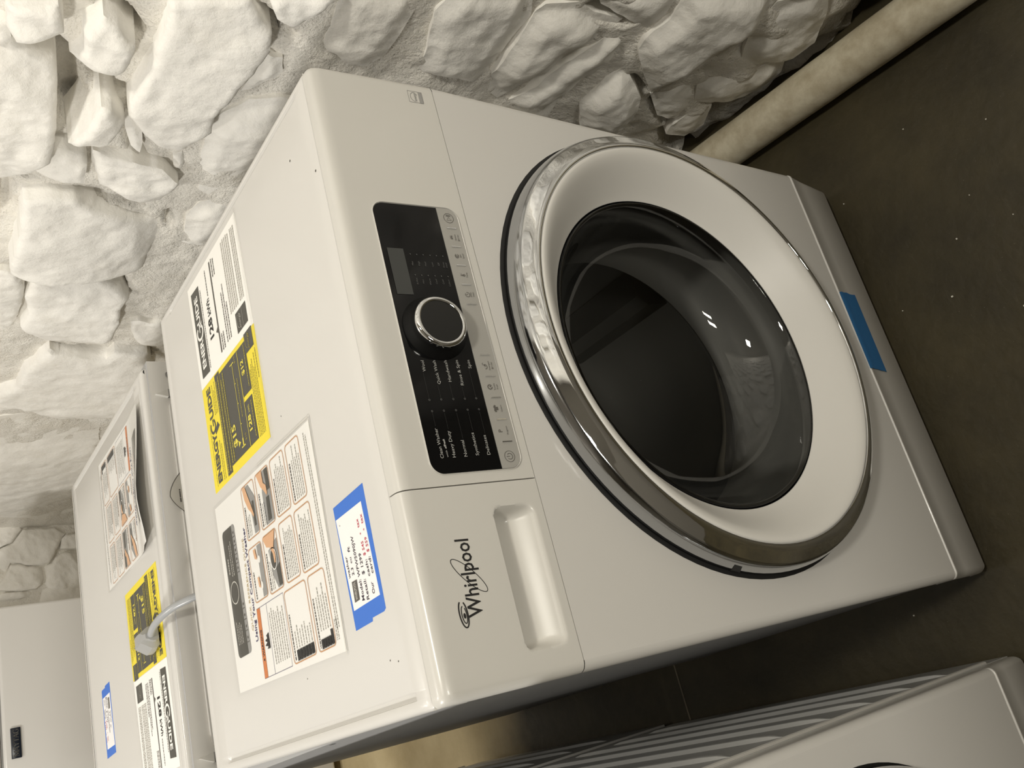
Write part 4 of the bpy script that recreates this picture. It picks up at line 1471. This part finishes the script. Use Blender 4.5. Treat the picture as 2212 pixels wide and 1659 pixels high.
def build_energy():
    cx, cy = 0.435, 0.320
    root = empty('energy_label', (cx, cy, H))
    F = sheet_frame(cx, cy)
    e0, e1, e2, e3 = 0.0003, 0.0006, 0.0009, 0.0012
    mb = MB()
    F.plate(mb, [(0.4305, 0.2290), (0.5725, 0.2330), (0.5715, 0.4130), (0.4325, 0.4105)], 0.0, e0)
    wp = mb.build('white_sheet', 'paper', root, smooth=False, label='white half with the black title bar')
    mb = MB()
    F.plate(mb, [(0.3010, 0.2330), (0.4298, 0.2290), (0.4318, 0.4100), (0.3010, 0.4120)], 0.0, e0 * 1.2)
    yp = mb.build('yellow_sheet', 'yellow', root, smooth=False, label='yellow half with black panels')
    # white half
    mb = MB()
    F.poly(mb, [(0.4415, 0.3735), (0.5575, 0.3740), (0.5590, 0.4025), (0.4430, 0.4005)], e1)
    F.rect(mb, 0.4395, 0.2410, 0.4640, 0.2735, e1)
    mb.build('title_bar', 'ink_panel', wp, smooth=False)
    mb = MB()
    F.text(mb, 'ENER', 0.4520, 0.3815, 0.0125, e2, width=0.0370, bold=0.03)
    F.text(mb, 'UIDE', 0.5110, 0.3815, 0.0125, e2, width=0.0370, bold=0.03)
    F.arc(mb, 0.4995, 0.3872, 0.0088, 0.0100, 0.0034, e2, 40, 345)
    F.poly(mb, [(0.4995, 0.3862), (0.5125, 0.3862), (0.5125, 0.3885), (0.4995, 0.3885)], e2)
    F.poly(mb, [(0.5035, 0.3820), (0.5120, 0.3772), (0.5085, 0.3880)], e2)
    mb.build('title_lettering', 'paper', wp, smooth=False)
    mb = MB()
    F.text(mb, '128', 0.4735, 0.3445, 0.0130, e1, width=0.0265, bold=0.03)
    F.text(mb, 'kWh', 0.5035, 0.3445, 0.0105, e1, width=0.0215, bold=0.02)
    mb.build('consumption_lettering', 'ink_black', wp, smooth=False)
    mb = MB()
    F.rect(mb, 0.4440, 0.3262, 0.5640, 0.3298, e1)
    F.poly(mb, [(0.4700, 0.3300), (0.4780, 0.3300), (0.4740, 0.3365)], e1)
    F.lines(mb, 0.4440, 0.3680, 0.5500, 0.3712, 1, 0.55, e1, 3, 0.05)
    F.lines(mb, 0.5280, 0.3440, 0.5640, 0.3480, 1, 0.6, e1, 5, 0.0)
    F.lines(mb, 0.4440, 0.3120, 0.4700, 0.3240, 2, 0.5, e1, 6)
    F.lines(mb, 0.5400, 0.3120, 0.5660, 0.3240, 2, 0.5, e1, 8)
    F.lines(mb, 0.4460, 0.2900, 0.5300, 0.3080, 3, 0.45, e1, 9, 0.5)
    mb.build('small_print', 'ink_dark', wp, smooth=False)
    mb = MB()
    F.lines(mb, 0.4700, 0.2580, 0.5660, 0.2860, 5, 0.62, e1, 10, 0.05)
    F.lines(mb, 0.4700, 0.2400, 0.5660, 0.2545, 3, 0.66, e1, 12, 0.05)
    mb.build('fine_print', 'ink_grey', wp, smooth=False)
    mb = MB()
    F.arc(mb, 0.4520, 0.2640, 0.0085, 0.0065, 0.0006, e2, 20, 170)
    F.text(mb, 'energy', 0.4415, 0.2600, 0.0050, e2, width=0.0190, shear=0.35)
    F.stroke(mb, [(0.4400, 0.2535), (0.4635, 0.2535)], 0.0005, e2)
    mb.build('emblem_print', 'ink_grey', wp, smooth=False)
    # yellow half
    mb = MB()
    F.text(mb, 'ENERGY', 0.3075, 0.3835, 0.0130, e1, width=0.0600, bold=0.045)
    F.text(mb, 'UIDE', 0.3865, 0.3835, 0.0130, e1, width=0.0390, bold=0.045)
    F.arc(mb, 0.3765, 0.3895, 0.0078, 0.0078, 0.0032, e1, 55, 330)
    F.poly(mb, [(0.3765, 0.3870), (0.3850, 0.3870), (0.3850, 0.3896), (0.3765, 0.3896)], e1)
    F.poly(mb, [(0.3640, 0.3835), (0.3700, 0.3680), (0.3770, 0.3745), (0.3745, 0.3760), (0.3700, 0.3850)], e1)
    mb.build('title_lettering', 'ink_panel', yp, smooth=False)
    mb = MB()
    F.lines(mb, 0.3060, 0.3990, 0.3900, 0.4020, 1, 0.35, e1, 71, 0.2)
    F.lines(mb, 0.3060, 0.3690, 0.3560, 0.3790, 2, 0.4, e1, 72, 0.3)
    F.lines(mb, 0.3860, 0.3660, 0.4280, 0.3790, 3, 0.4, e1, 73, 0.3)
    F.lines(mb, 0.3110, 0.2400, 0.4050, 0.2590, 5, 0.5, e1, 74, 0.2)
    F.lines(mb, 0.3700, 0.2340, 0.4080, 0.2385, 1, 0.5, e1, 75, 0.2)
    mb.build('fine_print', 'yellow_dim', yp, smooth=False)
    mb = MB()
    F.rect(mb, 0.3050, 0.3478, 0.4295, 0.3635, e1)
    F.poly(mb, [(0.3115, 0.2870), (0.4250, 0.2860), (0.4250, 0.3468), (0.3115, 0.3472)], e1)
    F.rect(mb, 0.3115, 0.2618, 0.3622, 0.2862, e1)
    F.rect(mb, 0.3678, 0.2600, 0.4245, 0.2852, e1)
    F.rect(mb, 0.4085, 0.2365, 0.4315, 0.2600, e1)
    mb.build('black_panels', 'ink_panel', yp, smooth=False)
    mb = MB()
    F.text(mb, '$15', 0.3265, 0.3215, 0.0115, e2, width=0.0260, bold=0.03)
    F.text(mb, '$12', 0.3905, 0.2720, 0.0082, e2, width=0.0180, bold=0.03)
    F.text(mb, '128', 0.3265, 0.2735, 0.0085, e2, width=0.0180, bold=0.03)
    F.text(mb, 'kWh', 0.3470, 0.2735, 0.0050, e2, width=0.0085)
    F.poly(mb, [(0.3225, 0.3180), (0.3300, 0.3180), (0.3262, 0.3110)], e2)
    F.rect(mb, 0.3190, 0.3030, 0.3285, 0.3060, e2)
    F.rect(mb, 0.3185, 0.2990, 0.3200, 0.3105, e2)
    F.rect(mb, 0.3285, 0.3038, 0.4175, 0.3047, e2)
    F.rect(mb, 0.4168, 0.2990, 0.4180, 0.3110, e2)
    for x in (0.344, 0.368, 0.392):
        F.rect(mb, x, 0.3010, x + 0.0008, 0.3045, e2)
    F.rect(mb, 0.3115, 0.2852, 0.4250, 0.2862, e2)
    mb.build('cost_lettering', 'yellow_ink', yp, smooth=False)
    mb = MB()
    F.lines(mb, 0.3080, 0.3485, 0.4270, 0.3630, 2, 0.55, e2, 81, 0.08)
    F.lines(mb, 0.3140, 0.3330, 0.4220, 0.3460, 2, 0.5, e2, 82, 0.35)
    F.lines(mb, 0.3500, 0.2935, 0.3960, 0.2975, 1, 0.5, e2, 83, 0.0)
    F.text(mb, '$15', 0.3225, 0.2930, 0.0042, e2)
    F.text(mb, '$19', 0.4140, 0.2930, 0.0042, e2)
    F.lines(mb, 0.3160, 0.2640, 0.3590, 0.2690, 1, 0.5, e2, 85, 0.0)
    F.lines(mb, 0.3730, 0.2620, 0.4220, 0.2670, 1, 0.5, e2, 86, 0.0)
    F.arc(mb, 0.4205, 0.2520, 0.0075, 0.0055, 0.0006, e2, 20, 170)
    F.text(mb, 'energy', 0.4105, 0.2470, 0.0050, e2, width=0.0190, shear=0.35)
    mb.build('panel_print', 'yellow_dim', yp, smooth=False)
    # clear film folded over the front edge of both halves
    mb = MB()
    F.plate(mb, [(0.2985, 0.2275), (0.5760, 0.2290), (0.5760, 0.2345), (0.2985, 0.2335)], 0.0, e3)
    mb.build('film_edge', 'film', root, smooth=False)
    return root


energy = build_energy()
tag(energy, 'energy label on the nearer washer, white and yellow halves lying flat and uncovered', 'label')
energy_b = copy_tree(energy)
energy_b.location = (0.5950 - 0.435, 1.093 - 0.320, H)
energy_b.rotation_euler = (0, 0, math.pi + math.radians(1.5))
tag(energy_b, 'energy label on the farther washer, its yellow half under the grey plug', 'label')


def build_guide(warp=None):
    cx, cy = 0.178, 0.282
    root = empty('quick_guide', (cx, cy, H))
    F = sheet_frame(cx, cy, warp)
    e0, e1, e2, e3 = 0.0003, 0.0006, 0.0009, 0.0013
    mb = MB()
    pts = [(0.0680, 0.1480), (0.2820, 0.1415), (0.2855, 0.4225), (0.0760, 0.4230)]
    ys_ = frange(0, 1, 16)
    xs_ = frange(0, 1, 10)

    def bil(u, v, e):
        a = (pts[0][0] * (1 - u) + pts[1][0] * u, pts[0][1] * (1 - u) + pts[1][1] * u)
        b = (pts[3][0] * (1 - u) + pts[2][0] * u, pts[3][1] * (1 - u) + pts[2][1] * u)
        return F.p(a[0] * (1 - v) + b[0] * v, a[1] * (1 - v) + b[1] * v, e)
    mb.grid(lambda u, v: bil(u, v, e0), xs_, ys_)
    paper = mb.build('paper', 'paper', root)
    mb = MB()
    mb.grid(lambda u, v: bil(u, v, 0.0001), xs_, ys_, flip=True)
    mb.build('backing', 'paper', root)
    # printed panel picture
    mb = MB()
    F.rect(mb, 0.1105, 0.3800, 0.2525, 0.4105, e1) if warp else F.poly(mb, rrect(0.1105, 0.3790, 0.2525, 0.4105, 0.006, 5, (0, 0, 1, 1)), e1)
    mb.build('panel_picture', 'ink_panel', paper, smooth=False)
    mb = MB()
    F.rect(mb, 0.1105, 0.3705, 0.2525, 0.3792, e1) if warp else F.poly(mb, rrect(0.1105, 0.3700, 0.2525, 0.3788, 0.005, 5, (1, 1, 0, 0)), e1)
    mb.build('strip_picture', 'ink_mid', paper, smooth=False)
    mb = MB()
    F.arc(mb, 0.1800, 0.3945, 0.0120, 0.0120, 0.0014, e2)
    F.lines(mb, 0.1240, 0.3870, 0.1500, 0.4050, 4, 0.35, e2, 201, 0.3)
    F.lines(mb, 0.1980, 0.3860, 0.2440, 0.3960, 2, 0.35, e2, 202, 0.3)
    F.lines(mb, 0.2020, 0.3990, 0.2200, 0.4040, 1, 0.6, e2, 203, 0.1)
    mb.build('panel_picture_print', 'ink_pale', paper, smooth=False)
    mb = MB()
    for x in (0.122, 0.134, 0.146, 0.158, 0.198, 0.208, 0.218, 0.228, 0.238):
        F.rect(mb, x, 0.3715, x + 0.0008, 0.3780, e2)
        F.disc(mb, x + 0.005, 0.3748, 0.0016, e2, 8)
    mb.build('strip_print', 'ink_dark', paper, smooth=False)
    mb = MB()
    F.text(mb, 'QUICK REFERENCE GUIDE', 0.1300, 0.3555, 0.0052, e1, width=0.0985, rot=math.radians(-4.4))
    mb.build('guide_lettering', 'ink_tan', paper, smooth=False)
    mb = MB()
    F.text(mb, 'Using Your Compact Washer', 0.1172, 0.3472, 0.0066, e1, width=0.1215, bold=0.02, rot=math.radians(-3.7))
    mb.build('title_lettering', 'ink_navy', paper, smooth=False)
    # boxes with rounded orange-brown outlines
    boxes = {'A': (0.2205, 0.2965, 0.2790, 0.3345), 'B': (0.2190, 0.2525, 0.2785, 0.2905), 'C': (0.2190, 0.2105, 0.2790, 0.2465), 'D': (0.2180, 0.1705, 0.2785, 0.2040),
             'E': (0.1545, 0.3005, 0.2115, 0.3385), 'F': (0.1530, 0.2575, 0.2125, 0.2950), 'G': (0.1530, 0.2145, 0.2125, 0.2495), 'H': (0.1520, 0.1705, 0.2120, 0.2085),
             'I': (0.0775, 0.2085, 0.1468, 0.2625), 'J': (0.0770, 0.1650, 0.1468, 0.2025)}
    mb = MB()
    for k, (a, b, c, d) in boxes.items():
        q = rrect(a, b, c, d, 0.0045, 5)
        F.stroke(mb, q, 0.0009, e2, True)
    mb.build('box_outlines', 'ink_brown', paper, smooth=False)
    mb = MB()
    F.poly(mb, [(0.2225, 0.2985), (0.2600, 0.2985), (0.2775, 0.3130), (0.2775, 0.3200), (0.2440, 0.3130), (0.2225, 0.3110)], e1)
    F.poly(mb, [(0.2210, 0.2545), (0.2770, 0.2545), (0.2770, 0.2690), (0.2560, 0.2770), (0.2210, 0.2770)], e1)
    F.poly(mb, [(0.1560, 0.3025), (0.2100, 0.3025), (0.2100, 0.3140), (0.1560, 0.3140)], e1)
    F.poly(mb, [(0.1550, 0.2595), (0.2030, 0.2595), (0.1960, 0.2840), (0.1700, 0.2810), (0.1550, 0.2720)], e1)
    mb.build('machine_pictures', 'ink_mid', paper, smooth=False)
    mb = MB()
    F.poly(mb, [(0.2300, 0.3030), (0.2570, 0.3030), (0.2570, 0.3080), (0.2300, 0.3080)], e2)
    F.poly(mb, [(0.2235, 0.2610), (0.2480, 0.2600), (0.2480, 0.2680), (0.2235, 0.2700)], e2)
    F.poly(mb, [(0.2540, 0.2550), (0.2765, 0.2550), (0.2765, 0.2640), (0.2540, 0.2620)], e2)
    F.poly(mb, [(0.1560, 0.2600), (0.1780, 0.2600), (0.1740, 0.2700), (0.1560, 0.2680)], e2)
    F.disc(mb, 0.1850, 0.2725, 0.0105, e2, 24, 0.0075)
    mb.build('picture_shadows', 'ink_panel', paper, smooth=False)
    mb = MB()
    F.arc(mb, 0.1850, 0.2725, 0.0110, 0.0080, 0.0012, e3)
    F.disc(mb, 0.1680, 0.3130, 0.0040, e2, 12, 0.0030)
    F.disc(mb, 0.1950, 0.3110, 0.0040, e2, 12, 0.0030)
    mb.build('picture_highlights', 'paper', paper, smooth=False)
    mb = MB()
    F.poly(mb, [(0.2775, 0.3210), (0.2560, 0.3110), (0.2420, 0.3050), (0.2395, 0.3070), (0.2470, 0.3130), (0.2520, 0.3190), (0.2640, 0.3260), (0.2775, 0.3290)], e3)
    F.poly(mb, [(0.2775, 0.2700), (0.2640, 0.2690), (0.2600, 0.2630), (0.2520, 0.2620), (0.2490, 0.2640), (0.2560, 0.2700), (0.2620, 0.2770), (0.2775, 0.2850)], e3)
    F.poly(mb, [(0.2115, 0.2600), (0.1960, 0.2680), (0.1870, 0.2665), (0.1800, 0.2680), (0.1800, 0.2710), (0.1900, 0.2720), (0.1980, 0.2780), (0.2000, 0.2860), (0.2115, 0.2940)], e3)
    F.poly(mb, [(0.1960, 0.3160), (0.2080, 0.3180), (0.2080, 0.3240), (0.1980, 0.3220)], e3)
    F.poly(mb, [(0.1660, 0.3160), (0.1780, 0.3180), (0.1780, 0.3220), (0.1680, 0.3210)], e3)
    mb.build('hand_pictures', 'ink_skin', paper, smooth=False)
    mb = MB()
    rows = [('A', .3270, .3325), ('B', .2830, .2885), ('E', .3300, .3350), ('F', .2880, .2930), ('C', .2395, .2440), ('D', .1965, .2015), ('G', .2425, .2475), ('H', .2015, .2060), ('I', .2555, .2600), ('J', .1955, .2000)]
    for i, (k, b, t) in enumerate(rows):
        a, _, c, _ = boxes[k]
        F.lines(mb, a + 0.003, b, a + (c - a) * 0.7, t, 1, 0.55, e1, 300 + i, 0.2)
    mb.build('box_headings', 'ink_dark', paper, smooth=False)
    mb = MB()
    for i, (k, n, top) in enumerate([('A', 2, .3265), ('B', 2, .2825), ('F', 2, .2875), ('C', 6, .2390), ('D', 5, .1955), ('G', 6, .2420), ('H', 6, .2010)]):
        a, b, c, d = boxes[k]
        y0_ = b + 0.003 if n > 2 else top - 0.0085
        F.lines(mb, a + 0.003, y0_, (c if n > 2 else a + (c - a) * .62) - 0.003, top, n, 0.42, e1, 330 + i, 0.3)
    a, b, c, d = boxes['I']
    F.lines(mb, 0.0905, 0.2110, 0.1130, 0.2540, 7, 0.35, e1, 351, 0.3)
    F.lines(mb, 0.0940, 0.1680, 0.1420, 0.1940, 5, 0.4, e1, 352, 0.4)
    F.lines(mb, 0.0900, 0.1520, 0.2760, 0.1600, 2, 0.45, e1, 353, 0.02)
    F.lines(mb, 0.0800, 0.1560, 0.1000, 0.1630, 2, 0.45, e1, 354, 0.02)
    mb.build('body_print', 'ink_grey', paper, smooth=False)
    mb = MB()
    for k in range(6):
        y = 0.2115 + k * 0.0070
        F.rect(mb, 0.0790, y, 0.0890, y + 0.0058, e2)
    for k in range(5):
        y = 0.1672 + k * 0.0056
        F.rect(mb, 0.0785, y, 0.0870 if k else 0.0920, y + 0.0047, e2)
    mb.build('key_icons', 'ink_black', paper, smooth=False)
    # warning box
    mb = MB()
    F.stroke(mb, [(0.0772, 0.2690), (0.1480, 0.2650), (0.1485, 0.3395), (0.0780, 0.3440)], 0.0006, e1, True)
    F.stroke(mb, [(0.0776, 0.3148), (0.1482, 0.3118)], 0.0005, e1)
    mb.build('warning_outline', 'ink_navy', paper, smooth=False)
    mb = MB()
    F.poly(mb, [(0.0780, 0.3347), (0.1484, 0.3305), (0.1485, 0.3395), (0.0780, 0.3440)], e1)
    mb.build('warning_bar', 'ink_orange', paper, smooth=False)
    mb = MB()
    F.poly(mb, [(0.0945, 0.3360), (0.0975, 0.3360), (0.0960, 0.3395)], e2)
    F.text(mb, 'WARNING', 0.0990, 0.3350, 0.0045, e2, width=0.0270, bold=0.02, rot=math.radians(-3))
    F.poly(mb, [(0.1040, 0.3165), (0.1200, 0.3165), (0.1180, 0.3230), (0.1150, 0.3215), (0.1135, 0.3280), (0.1110, 0.3225), (0.1085, 0.3290), (0.1068, 0.3215), (0.1045, 0.3240)], e2)
    mb.build('warning_lettering', 'ink_black', paper, smooth=False)
    mb = MB()
    F.lines(mb, 0.0860, 0.2700, 0.1430, 0.3100, 7, 0.4, e1, 371, 0.3)
    mb.build('warning_print', 'ink_grey', paper, smooth=False)
    # clear bag around it
    mb = MB()
    pts2 = [(0.0650, 0.1462), (0.2840, 0.1390), (0.2885, 0.4255), (0.0725, 0.4262)]
    keep = pts[:]
    pts[:] = pts2
    mb.grid(lambda u, v: bil(u, v, 0.0017), xs_, ys_)
    pts[:] = keep
    mb.build('clear_bag', 'film', root)
    fm = MB()
    F.stroke(fm, [(0.0650, 0.1462), (0.2840, 0.1390)], 0.0012, 0.0018)
    F.stroke(fm, [(0.2840, 0.1390), (0.2862, 0.2800)], 0.0008, 0.0018)
    fm.build('bag_seam', 'ink_pale', root, smooth=False)
    return root


guide = build_guide()
tag(guide, 'quick reference sheet in a clear bag on the nearer washer, lying flat', 'instruction sheet')
guide_b = build_guide(warp=lambda a, b: 0.020 * sm(0.345, 0.425, b) ** 1.2 * sm(0.05, 0.30, a) * (1.0 - 0.6 * sm(0.20, 0.29, a)) + 0.004 * sm(0.34, 0.42, b))
guide_b.location = (0.606 - 0.178, 1.098 - 0.282, H)
guide_b.rotation_euler = (0, 0, math.pi + math.radians(1.0))
tag(guide_b, 'quick reference sheet on the farther washer, its near edge curling up off the lid', 'instruction sheet')


def build_note():
    cx, cy = 0.136, 0.094
    root = empty('price_note', (cx, cy, H))
    F = sheet_frame(cx, cy)
    e0, e1, e2 = 0.00025, 0.00055, 0.0008
    mb = MB()
    F.plate(mb, [(0.0860, 0.0655), (0.1915, 0.0635), (0.1890, 0.1250), (0.0800, 0.1240), (0.0810, 0.0915), (0.0838, 0.0905), (0.0842, 0.0690)], 0.0, e0)
    mb.build('masking_tape', 'tape', root, smooth=False, label='blue masking tape under the note')
    mb = MB()
    F.plate(mb, [(0.0980, 0.0702), (0.1782, 0.0718), (0.1772, 0.1232), (0.0962, 0.1202)], e0 * 0.5, e1)
    pp_ = mb.build('note_paper', 'note', root, smooth=False, label='white note with handwritten prices')
    mb = MB()
    b = 0.006
    F.text(mb, 'washer', 0.1233, 0.1148, 0.0040, e2, width=0.0195, bold=b, shear=0.12)
    F.text(mb, '2.3', 0.1240, 0.1072, 0.0042, e2, width=0.0070, bold=b, shear=0.12)
    F.text(mb, 'cu', 0.1345, 0.1072, 0.0038, e2, width=0.0055, bold=b, shear=0.12)
    F.text(mb, 'ft', 0.1445, 0.1072, 0.0044, e2, width=0.0048, bold=b, shear=0.12)
    F.text(mb, 'Model:', 0.1000, 0.0970, 0.0048, e2, width=0.0180, bold=b, shear=0.1)
    F.text(mb, 'WFW5090JW', 0.1205, 0.0970, 0.0046, e2, width=0.0355, bold=b, shear=0.1)
    F.text(mb, 'Retail:', 0.0988, 0.0886, 0.0048, e2, width=0.0175, bold=b, shear=0.1)
    F.text(mb, '$ 1299', 0.1200, 0.0886, 0.0046, e2, width=0.0185, bold=b, shear=0.1)
    F.text(mb, 'Our', 0.1012, 0.0772, 0.0046, e2, width=0.0098, bold=b, shear=0.1)
    F.text(mb, 'cash:', 0.1162, 0.0798, 0.0044, e2, width=0.0145, bold=b, shear=0.1)
    F.text(mb, 'card:', 0.1169, 0.0732, 0.0044, e2, width=0.0145, bold=b, shear=0.1)
    F.disc(mb, 0.1706, 0.1172, 0.0005, e2, 8)
    mb.build('handwriting', 'ink_pen', pp_, smooth=False)
    mb = MB()
    F.text(mb, '$ 545', 0.1340, 0.0806, 0.0042, e2, width=0.0125, bold=b, shear=0.1)
    F.text(mb, '+', 0.1520, 0.0810, 0.0034, e2, bold=b)
    F.text(mb, 'tax', 0.1586, 0.0820, 0.0044, e2, width=0.0078, bold=b, shear=0.1)
    F.text(mb, '$ 559', 0.1350, 0.0734, 0.0042, e2, width=0.0130, bold=b, shear=0.1)
    F.text(mb, '+', 0.1535, 0.0738, 0.0034, e2, bold=b)
    F.text(mb, 'tax', 0.1597, 0.0740, 0.0044, e2, width=0.0085, bold=b, shear=0.1)
    mb.build('red_handwriting', 'ink_red', pp_, smooth=False)
    mb = MB()
    F.poly(mb, [(0.1026, 0.1055), (0.1196, 0.1046), (0.1197, 0.1144), (0.1021, 0.1152)], e2)
    mb.build('printed_plate', 'ink_dark', pp_, smooth=False)
    mb = MB()
    F.text(mb, 'WHIRLPOOL', 0.1035, 0.1080, 0.0042, e2 + 0.0003, width=0.0150, bold=0.01)
    mb.build('plate_lettering', 'ink_pale', pp_, smooth=False)
    return root


note = build_note()
tag(note, 'blue taped price note with black and red handwriting on the nearer washer', 'price tag')
note_b = copy_tree(note)
note_b.location = (0.268 - 0.136, 1.0435, H)
note_b.rotation_euler = (0, 0, math.pi + math.radians(1.2))
tag(note_b, 'small blue taped note on the farther washer, beyond its yellow label', 'price tag')

# strip of tape over the kick line of the nearer washer
mb = MB()


def front_skin(z):
    if z >= ZK:
        return -0.0004
    return -0.0018 + 0.0064 * (ZK - z) / (ZK - 0.09)


tz = [0.0768, 0.085, 0.095, 0.105, 0.115, 0.1235, 0.1300]
tx0 = [0.2822, 0.2832, 0.2828, 0.2838, 0.2832, 0.2836, 0.2828]
tx1 = [0.4028, 0.4016, 0.4006, 0.4016, 0.4002, 0.3995, 0.3982]


def tfun(i, j):
    z = tz[j]
    y = front_skin(min(z, ZK - 0.0001)) if z < ZK else -0.0016
    if z > 0.122:
        y = -0.0018
    return (tx0[j] + (tx1[j] - tx0[j]) * i, y, z - 0.002 * i)


mb.grid(tfun, frange(0, 1, 8), list(range(len(tz))))
strip = mb.build('masking_tape', 'tape_teal', smooth=True)
tag(strip, 'torn strip of blue masking tape below the porthole, across the kick line', 'tape')

# ------------------------------------------------------------------ power cord with its plug on the farther washer
pc = empty('power_cord', (0.205, 0.72, H))
tag(pc, 'grey power cord rising between the washers, plug resting on the yellow label', 'power cord')
OFF = Vector((-0.205, -0.72, -H))


def loc(p):
    return Vector(p) + OFF


path = [(0.1985, 0.697, H + 0.0135), (0.2015, 0.680, H + 0.0160), (0.2055, 0.657, H + 0.0170), (0.2105, 0.632, H + 0.0135), (0.2165, 0.604, H + 0.0010), (0.2225, 0.578, H - 0.030), (0.2265, 0.562, H - 0.075), (0.229, 0.556, H - 0.16), (0.230, 0.556, H - 0.40), (0.231, 0.557, 0.30)]


def spline(P, k=8):
    P = [Vector(p) for p in P]
    out = []
    for i in range(len(P) - 1):
        p0, p1, p2, p3 = P[max(i - 1, 0)], P[i], P[i + 1], P[min(i + 2, len(P) - 1)]
        for q in range(k):
            t = q / k
            out.append(0.5 * ((2 * p1) + (p2 - p0) * t + (2 * p0 - 5 * p1 + 4 * p2 - p3) * t * t + (3 * p1 - p0 - 3 * p2 + p3) * t ** 3))
    out.append(P[-1])
    return out


MB().tube([loc(p) for p in spline(path)], 0.0048, 16).build('cord', 'cord', pc)
# plug body: five-sided moulded block, tapering to the cord
axis = Vector((-0.08, 1.0, 0.0)).normalized()
side = Vector((axis.y, -axis.x, 0.0))
base = Vector((0.1975, 0.698, H))
pb = MB()
secs = [(-0.006, 0.0072, 0.0045, 0.0215), (0.000, 0.0080, 0.0030, 0.0230), (0.004, 0.0150, 0.0014, 0.0260), (0.016, 0.0175, 0.0012, 0.0270), (0.030, 0.0175, 0.0012, 0.0265), (0.036, 0.0165, 0.0016, 0.0255)]
vv = []
for t, hw, zl, zh in secs:
    for sx, zz in ((-1, zl + 0.004), (-0.75, zl), (0.75, zl), (1, zl + 0.004), (1, zl + (zh - zl) * 0.45), (0.42, zh), (-0.42, zh), (-1, zl + (zh - zl) * 0.45)):
        vv.append(loc(base + axis * t + side * (hw * sx) + Vector((0, 0, zz))))
nS = len(secs)
ff = [(i * 8 + k, i * 8 + (k + 1) % 8, (i + 1) * 8 + (k + 1) % 8, (i + 1) * 8 + k) for i in range(nS - 1) for k in range(8)]
ff += [tuple(range(8))[::-1], tuple((nS - 1) * 8 + k for k in range(8))]
pb.add(vv, ff)
plug = pb.build('plug', 'plug', pc, angle=25)
MB().tube([loc(base + axis * -0.0062 + Vector((0, 0, 0.0132))), loc(base + axis * -0.0035 + Vector((0, 0, 0.0132)))], 0.0068, 16).build('strain_relief', 'cord', plug)
for s_ in (-0.0065, 0.0065):
    pr = MB()
    c0 = base + axis * 0.036 + side * s_ + Vector((0, 0, 0.012))
    c1 = c0 + axis * 0.016
    w_, h_ = side * 0.0008, Vector((0, 0, 0.0032))
    q = [c0 - w_ - h_, c0 + w_ - h_, c0 + w_ + h_, c0 - w_ + h_, c1 - w_ - h_, c1 + w_ - h_, c1 + w_ + h_, c1 - w_ + h_]
    pr.add([loc(p) for p in q], [(0, 3, 2, 1), (4, 5, 6, 7), (0, 1, 5, 4), (1, 2, 6, 5), (2, 3, 7, 6), (3, 0, 4, 7)], True)
    pr.build('prong', 'screw', plug, smooth=False)
pr = MB()
c0 = base + axis * 0.036 + Vector((0, 0, 0.020))
pr.tube([loc(c0), loc(c0 + axis * 0.018)], 0.0023, 10)
pr.build('ground_pin', 'screw', plug)

# rows of illegible fine print is stuff: nobody could count its dashes
for o in bpy.data.objects:
    if o.type == 'MESH' and o.name.split('.')[0] in ('fine_print', 'small_print', 'panel_print', 'body_print', 'box_headings', 'warning_print', 'sticker_print', 'strip_print', 'panel_picture_print'):
        o['kind'] = 'stuff'
